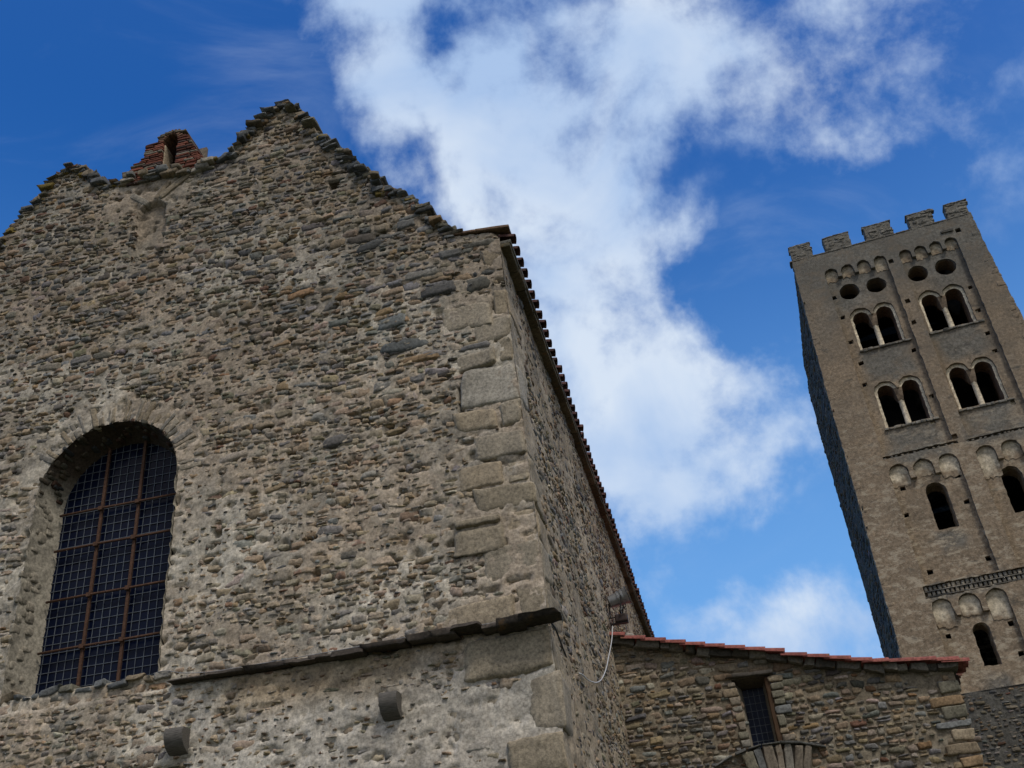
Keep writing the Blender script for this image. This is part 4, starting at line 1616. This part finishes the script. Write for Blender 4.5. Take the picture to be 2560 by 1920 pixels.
def tcol(x, w):
    """brown plaster, gone grey near the top and in patches below the sills"""
    x = np.asarray(x, float)
    w = np.asarray(w, float)
    g = np.clip((w + (fbm(x * .7, w * .5, 0, 81, 4) - .5) * 5 - 26.6) / 2.6, 0, 1)
    for (cx, cz, sx, sz) in ((9.45, 24.7, .95, .75), (12.3, 24.8, .95, .75), (9.4, 20.95, 1.0, .55), (12.3, 21.0, 1.0, .6), (9.4, 20.2, 1.1, .3), (12.4, 20.2, 1.1, .3), (9.4, 14.6, 1.3, .3), (9.5, 16.5, .45, .4), (9.4, 10.9, .5, .4)):
        d = np.maximum(np.abs(x - cx) / sx, np.abs(w - cz) / sz) + (fbm(x * 2, w * 2, 3, 82, 3) - .5) * .7
        g = np.maximum(g, np.clip((1.15 - d) * 3.5, 0, 1) * .95)
    g = g[:, None]
    c = TBR * (1 - g) + TGR * g
    return c * (.85 + .3 * fbm(x * 1.1, w * 1.6, 0, 83, 4))[:, None]


def sidecol(x, w):
    return tcol(x, w) * .95


def scallop(u0, u1, w0, spring, n, r, pend, pw_=.16):
    """panel outline whose head is a row of small arches"""
    p = [(u0, w0), (u1, w0)]
    step = (u1 - u0 - 2 * r) / (n - 1)
    cs = [u1 - r - step * i for i in range(n)]
    for i, c in enumerate(cs):
        p.append((c + r, pend if i else spring))
        if i:
            p.append((c + r, spring))
        for k in range(1, 8):
            a = math.pi * k / 8
            p.append((c + r * math.cos(a), spring + r * math.sin(a)))
        p.append((c - r, spring))
        if i < n - 1:
            p.append((c - r, pend))
    return p


def sq(x, z, s=.11):
    return [(x - s, z - s), (x + s, z - s * .9), (x + s * .9, z + s), (x - s, z + s * .8)]


DX = 2.89
panelsA = [scallop(8.06, 10.74, 20.45, 29.68, 4, .27, 29.42), scallop(11.30, 13.74, 20.45, 29.66, 4, .25, 29.42)]
panelsB = [scallop(8.06, 10.68, 14.95, 19.58, 3, .37, 19.22), scallop(11.36, 13.92, 14.95, 19.58, 3, .36, 19.22)]
panelsC = [scallop(8.02, 10.66, 10.87, 13.98, 3, .37, 13.62), scallop(11.34, 13.94, 10.87, 13.98, 3, .36, 13.62)]
put1 = [(10.98, 27.26), (10.92, 26.15), (10.9, 29.49), (10.85, 20.32 + .25), (13.45 + .5, 30.16), (10.95, 14.55)]
put2 = [(8.32, 29.55), (8.17, 28.49), (8.26, 27.38), (8.27, 26.06), (10.55, 24.93), (13.55, 27.26), (13.50, 26.05), (13.50, 24.88), (13.50, 23.98),
        (8.38, 24.92), (8.26, 23.87), (10.58, 22.64), (10.30, 21.48), (13.38, 21.53), (8.4, 18.96), (10.48, 19.0), (10.47, 17.88), (8.24, 17.85), (8.40, 15.45),
        (10.5, 15.52), (8.31, 12.99), (10.47, 13.03), (10.46, 11.94)]
T1, T2, T3 = .20, .16, .75
rt = np.random.default_rng(3)
tw = Acc()
outl = [(6.51, 10.83), (15.28, 10.83), (15.2, 15), (14.93, 25), (14.75, 29), (14.70, 30.90), (6.87, 30.90), (6.86, 30), (6.77, 26.6), (6.69, 23.5), (6.64, 19), (6.57, 15.5)]
slot1 = [(7.93, 14.42), (14.0, 14.42), (14.0, 14.90), (7.93, 14.90)]
slotA = [(8.02, 20.26), (10.88, 20.26), (10.88, 20.38), (8.02, 20.38)]
slotB = [(11.2, 20.22), (13.9, 20.22), (13.9, 20.34), (11.2, 20.34)]
rings1 = [outl] + panelsA + panelsB + panelsC + [slot1, slotA, slotB] + [sq(*p) for p in put1 if not (7.93 < p[0] < 14 and 14.42 < p[1] < 14.9)]
plate(tw, rings1, 0.0, T1, tcol, rt, .16, .30, .022, sidecol, .012, 91)
# second plane: panels, pierced by oculi and openings
zo = -.01


def twin_outer(cx, z0, top):
    """two side-by-side arched heads"""
    r, d = .45, .49
    sp = top - r
    p = [(cx - d - r, z0), (cx + d + r, z0), (cx + d + r, sp)]
    for k in range(1, 10):
        a = math.pi * k / 10
        p.append((cx + d + r * math.cos(a), sp + r * math.sin(a)))
    p.append((cx + d - r, sp))
    p.append((cx - d + r, sp))
    for k in range(1, 10):
        a = math.pi * k / 10
        p.append((cx - d + r * math.cos(a), sp + r * math.sin(a)))
    p.append((cx - d - r, sp))
    return p


def twin_inner(cx, z0, top):
    r, d = .34, .49
    sp = top - r
    p = [(cx - d - r, z0), (cx + d + r, z0), (cx + d + r, sp)]
    for k in range(1, 10):
        a = math.pi * k / 10
        p.append((cx + d + r * math.cos(a), sp + r * math.sin(a)))
    p += [(cx + d - r, sp), (cx + d - r, sp - .02), (cx - d + r, sp - .02), (cx - d + r, sp)]
    for k in range(1, 10):
        a = math.pi * k / 10
        p.append((cx - d + r * math.cos(a), sp + r * math.sin(a)))
    p.append((cx - d - r, sp))
    return p


TWINS = [(9.47, 25.56, 27.66), (9.47 + DX, 25.58, 27.66), (9.46, 21.69, 23.84), (9.46 + DX, 21.76, 23.88)]
SINGLES = [(9.55, .385, 16.98, 18.56), (12.32, .38, 17.03, 18.56), (9.44, .29, 11.71, 12.98), (12.3, .29, 11.75, 13.0)]
OCULI = [(8.86, 28.62, .43, .42), (10.02, 28.60, .42, .40), (11.80, 28.62, .41, .42), (12.95, 28.60, .43, .43)]


def ell(cx, cz, ra, rb_, n=22):
    return [(cx + ra * math.cos(2 * math.pi * k / n), cz + rb_ * math.sin(2 * math.pi * k / n)) for k in range(n)]


rect2 = [(7.4, 10.0), (14.4, 10.0), (14.4, 30.2), (7.4, 30.2)]
rings2 = [rect2] + [twin_outer(*t) for t in TWINS] + [ring_arch(c, z0, sp, r, 12) for (c, r, z0, sp) in SINGLES] + [ell(*o) for o in OCULI] + [sq(x, z, .10) for x, z in put2]
plate(tw, rings2, -T1 + .004, T2, tcol, rt, .15, .28, .022, sidecol, .010, 92)
# pale plaster left in the arch heads
for (u0, u1, n_, r_, sp, bots) in ((8.06, 10.68, 3, .37, 19.58, (19.05, 19.25, 19.0)), (11.36, 13.92, 3, .36, 19.58, (18.6, 19.2, 19.1)), (8.02, 10.66, 3, .37, 13.98, (13.3, 13.55, 13.2)), (11.34, 13.94, 3, .36, 13.98, (13.3, 13.5, 13.2)),
                                   (8.06, 10.74, 4, .27, 29.68, (29.3, 29.35, 29.35, 29.2)), (11.30, 13.74, 4, .25, 29.66, (29.35, 29.3, 29.35, 29.35))):
    step = (u1 - u0 - 2 * r_) / (n_ - 1)
    for i in range(n_):
        c_ = u0 + r_ + step * i
        b_ = bots[i]
        pts = [(c_ + r_ * .97, sp)]
        for k in range(1, 8):
            a = math.pi * k / 8
            pts.append((c_ + r_ * .97 * math.cos(a), sp + r_ * .97 * math.sin(a)))
        pts.append((c_ - r_ * .97, sp))
        k = 7
        for q in range(k + 1):
            f = q / k
            pts.append((c_ - r_ * (.9 - .0 * f) + 1.8 * r_ * f, b_ + rt.uniform(-.06, .06)))
        pal = TCR * rt.uniform(.8, 1.05)
        if n_ == 4:
            pal = TCR * rt.uniform(.4, .7)
        plate(tw, [pts], -T1 + .030, .02, (lambda pal, b_: (lambda x, w: (lambda f: f * pal * (.72 + .5 * fbm(np.asarray(x) * 5, np.asarray(w) * 5, 0, 84, 3))[:, None] + (1 - f) * TBR * .95)(np.clip((np.asarray(w) - b_ - .06) / .34 + (fbm(np.asarray(x) * 6, np.asarray(w) * 6, 0, 97, 3) - .5) * 2.2, 0, 1)[:, None])))(pal, b_), rt, .07, .075, .012, None, .010, 93, 1)
# saw-tooth bands under the ledge
for (zc, h_) in ((14.79, .085), (14.58, .085)):
    u = 7.97 + (0 if zc > 14.7 else .07)
    while u < 13.95:
        block(tw, rt, (u + .07, zc, -.13), (.055, h_, .075), TGR * rt.uniform(.75, 1.35), .012, .012, .02, (3, 3, 3), rot=None)
        u += .165
    add_box(tw, (7.94, zc - h_ - .035, -.19), (13.99, zc - h_ + .0, -.03), TGR * .8, .01, rt)
for (u0, u1, zc) in ((8.02, 10.88, 20.32), (11.2, 13.9, 20.28)):
    u = u0
    while u < u1 - .05:
        block(tw, rt, (u + .06, zc - .02, -.12), (.05, .035, .09), TGR * rt.uniform(.6, 1.1), .012, .012, .02, (3, 3, 3))
        u += rt.uniform(.13, .3)
# ledges that weathered out: sloping sills under the paired openings
for (cx, z0, tp) in TWINS:
    u = cx - 1.0
    while u < cx + 1.0:
        w_ = rt.uniform(.12, .3)
        block(tw, rt, (u + w_ / 2, z0 - .09, -.24), (w_ / 2, rt.uniform(.03, .07), .12), TGR * rt.uniform(.7, 1.4), .02, .02, .03, (4, 3, 4))
        u += w_
# rough stones at the two front arrises and on the head of the wall, so that no edge is ruled
for q in range(150):
    w_ = rt.uniform(10.8, 30.9)
    block(tw, rt, (float(t_left(w_)) + .14, w_, -.18), (.155 + rt.uniform(-.02, .012), rt.uniform(.05, .2), .165 + rt.uniform(-.01, .008)), tcol([6.9], [w_])[0] * rt.uniform(.9, 1.1), .05, .02, .03, (4, 4, 4))
for q in range(140):
    w_ = rt.uniform(10.8, 30.9)
    block(tw, rt, (float(t_right(w_)) - .16, w_, -.18), (.170 + rt.uniform(-.02, .02), rt.uniform(.06, .2), .17), tcol([14.5], [w_])[0] * rt.uniform(.9, 1.1), .05, .025, .03, (4, 4, 4))
for q in range(120):
    u = rt.uniform(6.95, 14.6)
    block(tw, rt, (u, 30.88, -.25), (rt.uniform(.1, .2), .03, .26), TGR * rt.uniform(.7, 1.2), .015, .012, .02, (4, 3, 4))
for q in range(1):
    block(tw, rt, (13.5, 30.25, -.03), (.25, .06, .1), TGR * .5, .02, .02, .02)
# top deck, inner floor and lining coloured near-black as interior shade; right, rear sides
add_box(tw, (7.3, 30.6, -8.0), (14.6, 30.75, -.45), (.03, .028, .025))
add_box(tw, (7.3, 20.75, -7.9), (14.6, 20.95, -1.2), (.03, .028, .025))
add_box(tw, (7.3, 9.0, -7.95), (14.6, 30.6, -7.85), (.02, .019, .018))  # added dark sheet: the unlit inside painted behind the openings
for (w0, w1) in ((4.5, 15), (15, 23), (23, 30.9)):
    tr = t_right(np.array([w0, w1]))
    V = [(tr[0] - .02, w0, -.25), (tr[1] - .02, w1, -.25), (tr[1] - .4, w1, -8.2), (tr[0] - .2, w0, -8.2)]
    tw.add(V, np.array([[0, 3, 2, 1]]), TBR)
add_box(tw, (7.2, 4.5, -8.3), (15.0, 30.9, -8.1), TBR)
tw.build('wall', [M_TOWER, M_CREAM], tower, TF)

# left flank, seen at a sliver: coursed grey stone
fl = Acc()


def flank_u(v, w):
    """u of the flank at depth v, height w; its rear thickens in set-offs"""
    ub = np.interp(w, [5, 14, 26.8, 27.1, 28.7, 29.0, 30.2, 30.4, 31.8], [7.07, 7.10, 7.13, 7.16, 7.18, 7.28, 7.30, 7.46, 7.6]) - .824
    uf = t_left(w)
    f = np.clip(v / 8.0, 0, 1)
    return uf + (ub - uf) * f + .03


vs = np.linspace(.0, 8.1, 130)
wl = np.linspace(4.5, 30.9, 420)
Vq, Wq = np.meshgrid(vs, wl, indexing='ij')
Uq = flank_u(Vq, Wq) + (fbm(Vq * 3, Wq * 5, 0, 85, 3) - .5) * .05
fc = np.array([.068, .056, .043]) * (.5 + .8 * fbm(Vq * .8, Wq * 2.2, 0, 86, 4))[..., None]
Iq = np.arange(Vq.size).reshape(Vq.shape)
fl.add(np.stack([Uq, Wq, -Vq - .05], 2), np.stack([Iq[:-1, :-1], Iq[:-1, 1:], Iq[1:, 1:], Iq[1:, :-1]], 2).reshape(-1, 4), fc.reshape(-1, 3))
st = lay_courses(rt, 0.2, 8.0, 4.5, 30.7, .12, .26, 1.6, 4.0, .03, lambda u, w: (u < 8.0) & (u > .15) & (w < 30.7), .10, .08)
tmp = Acc()
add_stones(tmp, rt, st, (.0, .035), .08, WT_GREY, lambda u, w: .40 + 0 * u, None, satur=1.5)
V = np.concatenate(tmp.v)
V2 = np.column_stack([flank_u(V[:, 0], V[:, 1]) - V[:, 2], V[:, 1], -V[:, 0] - .05])
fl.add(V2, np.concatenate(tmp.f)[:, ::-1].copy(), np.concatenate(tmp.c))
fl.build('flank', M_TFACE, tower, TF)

# paired openings
for (cx, z0, tp) in TWINS:
    t_ = Acc()
    n0 = -T1 - .13
    zi = z0 - .02
    outer = [(cx - 1.15, z0 - .25), (cx + 1.15, z0 - .25), (cx + 1.15, tp + .2), (cx - 1.15, tp + .2)]
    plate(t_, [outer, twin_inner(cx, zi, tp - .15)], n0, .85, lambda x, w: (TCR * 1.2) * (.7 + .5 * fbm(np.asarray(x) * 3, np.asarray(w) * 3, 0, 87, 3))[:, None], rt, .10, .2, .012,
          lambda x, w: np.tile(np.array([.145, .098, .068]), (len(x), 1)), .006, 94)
    o_ = t_.build('twin_window', M_CREAM, tower, TF)
    c_ = Acc()
    sp = tp - .15 - .34
    pts = [(cx, z0 - .05, n0 - .20), (cx, z0 + .02, n0 - .20), (cx, z0 + .10, n0 - .20), (cx, sp - .47, n0 - .20), (cx, sp - .43, n0 - .20)]
    tube(c_, pts, [.15, .15, .118, .108, .12], TCR * .98, 14)
    # flaring impost block
    V = []
    for (zz_, hu, hn0, hn1) in ((sp - .45, .105, -.09, -.31), (sp - .28, .13, -.03, -.52), (sp + .0, .160, .03, -.70), (sp + .10, .160, .03, -.70)):
        V += [(cx - hu, zz_, n0 + hn0), (cx + hu, zz_, n0 + hn0), (cx + hu, zz_, n0 + hn1), (cx - hu, zz_, n0 + hn1)]
    F = []
    for q in range(3):
        for k in range(4):
            F.append((q * 4 + k, q * 4 + (k + 1) % 4, q * 4 + 4 + (k + 1) % 4, q * 4 + 4 + k))
    F += [(3, 2, 1, 0), (12, 13, 14, 15)]
    c_.add(V, F, (.20, .150, .105))
    c_.build('colonnette', M_CREAM, o_, TF, sharp=rad(40))
for (c, r, z0, sp) in SINGLES:
    t_ = Acc()
    outer = [(c - r - .25, z0 - .25), (c + r + .25, z0 - .25), (c + r + .25, sp + r + .25), (c - r - .25, sp + r + .25)]
    plate(t_, [outer, ring_arch(c, z0, sp, r * .97, 12)], -T1 - .13, .75, (.2, .15, .10), rt, .10, .2, .012, lambda x, w: np.tile(np.array([.19, .145, .10]), (len(x), 1)), .008, 95)
    t_.build('arched_window', M_TOWER, tower, TF)
for o in OCULI:
    t_ = Acc()
    outer = [(o[0] - .6, o[1] - .6), (o[0] + .6, o[1] - .6), (o[0] + .6, o[1] + .6), (o[0] - .6, o[1] + .6)]
    plate(t_, [outer, ell(o[0], o[1], o[2] * .97, o[3] * .97)], -T1 - .13, .7, (.2, .15, .10), rt, .10, .2, .01, lambda x, w: np.tile(np.array([.17, .125, .085]), (len(x), 1)), .008, 96)
    t_.build('oculus', M_TOWER, tower, TF)
# merlons
for (a, b) in ((6.91, 7.86), (8.44, 9.58), (10.24, 11.43), (12.16, 13.22), (13.78, 14.70)):
    mm = Acc()
    block(mm, rt, ((a + b) / 2, 31.28, -.27), ((b - a) / 2 - .005, .42, .26), TGR * .95, .025, .022, .02, (18, 14, 10))
    for q in range(26):
        sidev = rt.random()
        u = rt.uniform(a + .05, b - .05)
        z = rt.uniform(30.95, 31.66)
        if sidev < .25:
            u = a + .06 if rt.random() < .5 else b - .06
        block(mm, rt, (u, z, -.112 + rt.uniform(-.015, .008) if sidev > .2 else -.3), (rt.uniform(.07, .2) if sidev >= .25 else .065, rt.uniform(.03, .07), .12), TGR * rt.uniform(.8, 1.3), .02, .02, .03, (4, 3, 4))
    for q in range(9):
        block(mm, rt, (a + (b - a) * (q + .5) / 9, 31.69 + rt.uniform(-.012, .012), -.26), (rt.uniform(.07, .12), .025, .27), TGR * rt.uniform(.9, 1.6), .015, .015, .02, (4, 3, 4))
    mm.build('merlon', M_TGREY, tower, TF)
# broad stone base
bs = Acc()
grid_wall(bs, 5.9, 15.9, 3.0, 10.86, .06, None, lambda u, w: .10 + (fbm(u * 3, w * 4, 0, 88, 4) - .5) * .08,
          lambda u, w: np.array([.105, .100, .088]) * (.7 + .6 * fbm(u * 1.2, w * 1.2, 0, 89, 4))[..., None])
st = lay_courses(rt, 5.9, 15.9, 3.0, 10.8, .07, .17, 1.3, 2.8, .03, lambda u, w: w < 10.78, .10, .05)
add_stones(bs, rt, st, (.085, .16), .10, WT_GREY, lambda u, w: .72 + 0 * u, None, satur=.95)
bs.add([(5.9, 10.84, .12), (15.9, 10.84, .12), (15.9, 10.90, -.1), (5.9, 10.90, -.1)], np.array([[0, 1, 2, 3]]), TGR)
bs.build('base', M_BASE, tower, TF)
b2 = Acc()
add_box(b2, (6.0, -.2, -8.2), (15.8, 3.05, .08), (.12, .115, .1))
b2.build('base', M_BASE, tower, TF)

# ==================================================================== small things on the church
# floodlight
LP = np.array([-1.90, 19.75, 9.02])
lamp = empty('floodlight', tuple(LP), 'grey drum floodlight on a bracket below the eave of the church', 'floodlight')
hb = Acc()
ax = np.array([math.cos(rad(14)), 0, math.sin(rad(14))])
prof = [(.02, .0), (.03, .09), (.05, .118), (.22, .132), (.225, .146), (.26, .148), (.265, .136), (.30, .142), (.305, .158), (.34, .160), (.345, .148), (.40, .166), (.43, .174)]
lat = []
nseg = 28
e1 = np.array([0, 1, 0.0])
e2 = np.cross(ax, e1)
for (t, r) in prof:
    for k in range(nseg):
        a = 2 * math.pi * k / nseg
        lat.append(ax * t + r * (math.cos(a) * e1 + math.sin(a) * e2))
F = [(i * nseg + k, i * nseg + (k + 1) % nseg, (i + 1) * nseg + (k + 1) % nseg, (i + 1) * nseg + k) for i in range(len(prof) - 1) for k in range(nseg)]
F.append(tuple(range(nseg))[::-1])
hb.add(lat, F, (.4, .4, .4))
hb.build('housing', M_GALV, lamp, sharp=rad(35))
gl = Acc()
V = []
for t in (.432, .445):
    for k in range(nseg):
        a = 2 * math.pi * k / nseg
        V.append(ax * t + .188 * (math.cos(a) * e1 + math.sin(a) * e2))
gl.add(V, [tuple(range(nseg))[::-1], tuple(range(nseg, 2 * nseg))] + [(k, (k + 1) % nseg, nseg + (k + 1) % nseg, nseg + k) for k in range(nseg)], (.1, .1, .1))
gl.build('front_glass', M_LAMPGLASS, lamp, sharp=rad(35))
yk = Acc()
for s in (-.165, .165):
    tube(yk, [(.30, s, .06), (.29, s, -.06), (.24, s, -.25)], .014, (.03, .03, .03), 6)
tube(yk, [(.24, -.17, -.25), (.24, .17, -.25)], .016, (.03, .03, .03), 6)
tube(yk, [(.025, 0, -.02), (.02, 0, -.30)], .014, (.03, .03, .03), 6)
tube(yk, [(.36, -.15, -.10), (.37, -.15, -.17), (.24, -.15, -.26)], .010, (.03, .03, .03), 6)
add_box(yk, (-.06, -.05, -.455), (.36, .05, -.435), (.03, .03, .03))
add_box(yk, (-.06, -.03, -.32), (.0, .03, -.30), (.03, .03, .03))
tube(yk, [(-.05, 0, -.31), (.12, 0, -.31), (.12, 0, -.36)], .014, (.03, .03, .03), 6)
yk.build('bracket', M_DARK, lamp, smooth=False)
gb = Acc()
block(gb, rng, (.235, 0, -.355), (.125, .09, .075), (.07, .04, .04), .018, .0, .0, (5, 5, 5))
gb.build('gear_box', M_RUST, lamp)

# cable below the floodlight, and the one that follows the string course


def smooth_path(p, n=8):
    p = np.array(p, float)
    out = []
    for i in range(len(p) - 1):
        p0, p1, p2, p3 = p[max(i - 1, 0)], p[i], p[i + 1], p[min(i + 2, len(p) - 1)]
        for k in range(n):
            t = k / n
            out.append(.5 * ((2 * p1) + (-p0 + p2) * t + (2 * p0 - 5 * p1 + 4 * p2 - p3) * t * t + (-p0 + 3 * p1 - 3 * p2 + p3) * t ** 3))
    out.append(p[-1])
    return np.array(out)


cb = Acc()
pc = [(20.07, 8.67), (19.68, 8.45), (19.15, 8.12), (18.61, 7.78), (17.87, 7.35), (17.27, 7.0), (16.65, 6.69), (16.02, 6.42), (15.39, 6.21), (14.84, 6.07), (14.37, 5.97)]
P3 = [(-1.70, 19.77, 8.60)] + [(corner_x(z_) + .065, y_ - (.0 if z_ < 8.3 else .1), z_) for y_, z_ in pc]
P3 += [(corner_x(5.97) + .03, 14.0, 5.95), (corner_x(5.9) - .10, 13.8, 5.93)]
tube(cb, smooth_path(P3), .010, (.5, .5, .5), 6)
tag(cb.build('power_cable', M_CABLE), 'white cable looping down the side wall from the floodlight', 'cable')
cb = Acc()
P3 = [(-7.10, YF + .02, 6.215), (-6.9, YF - .045, 6.20), (-6.6, YF - .06, 6.12), (-6.2, YF - .075, 6.075), (-5.6, YF - .10, 6.065), (-5.0, YF - .115, 6.06), (-4.4, YF - .115, 6.065), (-3.8, YF - .13, 6.075), (-3.4, YF - .14, 6.085), (-3.0, YF - .10, 6.095), (-2.4, YF - .05, 6.10), (-2.0, YF - .02, 6.09)]
tube(cb, smooth_path(P3), .0055, (.5, .5, .5), 6)
tag(cb.build('power_cable', M_CABLE2), 'thin pale cable lying along the slate ledge under the barred window', 'cable')
cb = Acc()
P3 = [(-1.86, YF - .02, 6.0), (-1.83, YF + .1, 5.95), (-1.82, YF + .35, 5.84), (-1.815, YF + .6, 5.76)]
tube(cb, smooth_path(P3), .012, (.03, .03, .03), 6)
tag(cb.build('power_cable', M_BLACKC), 'short black cable end hanging at the corner under the slate ledge', 'cable')
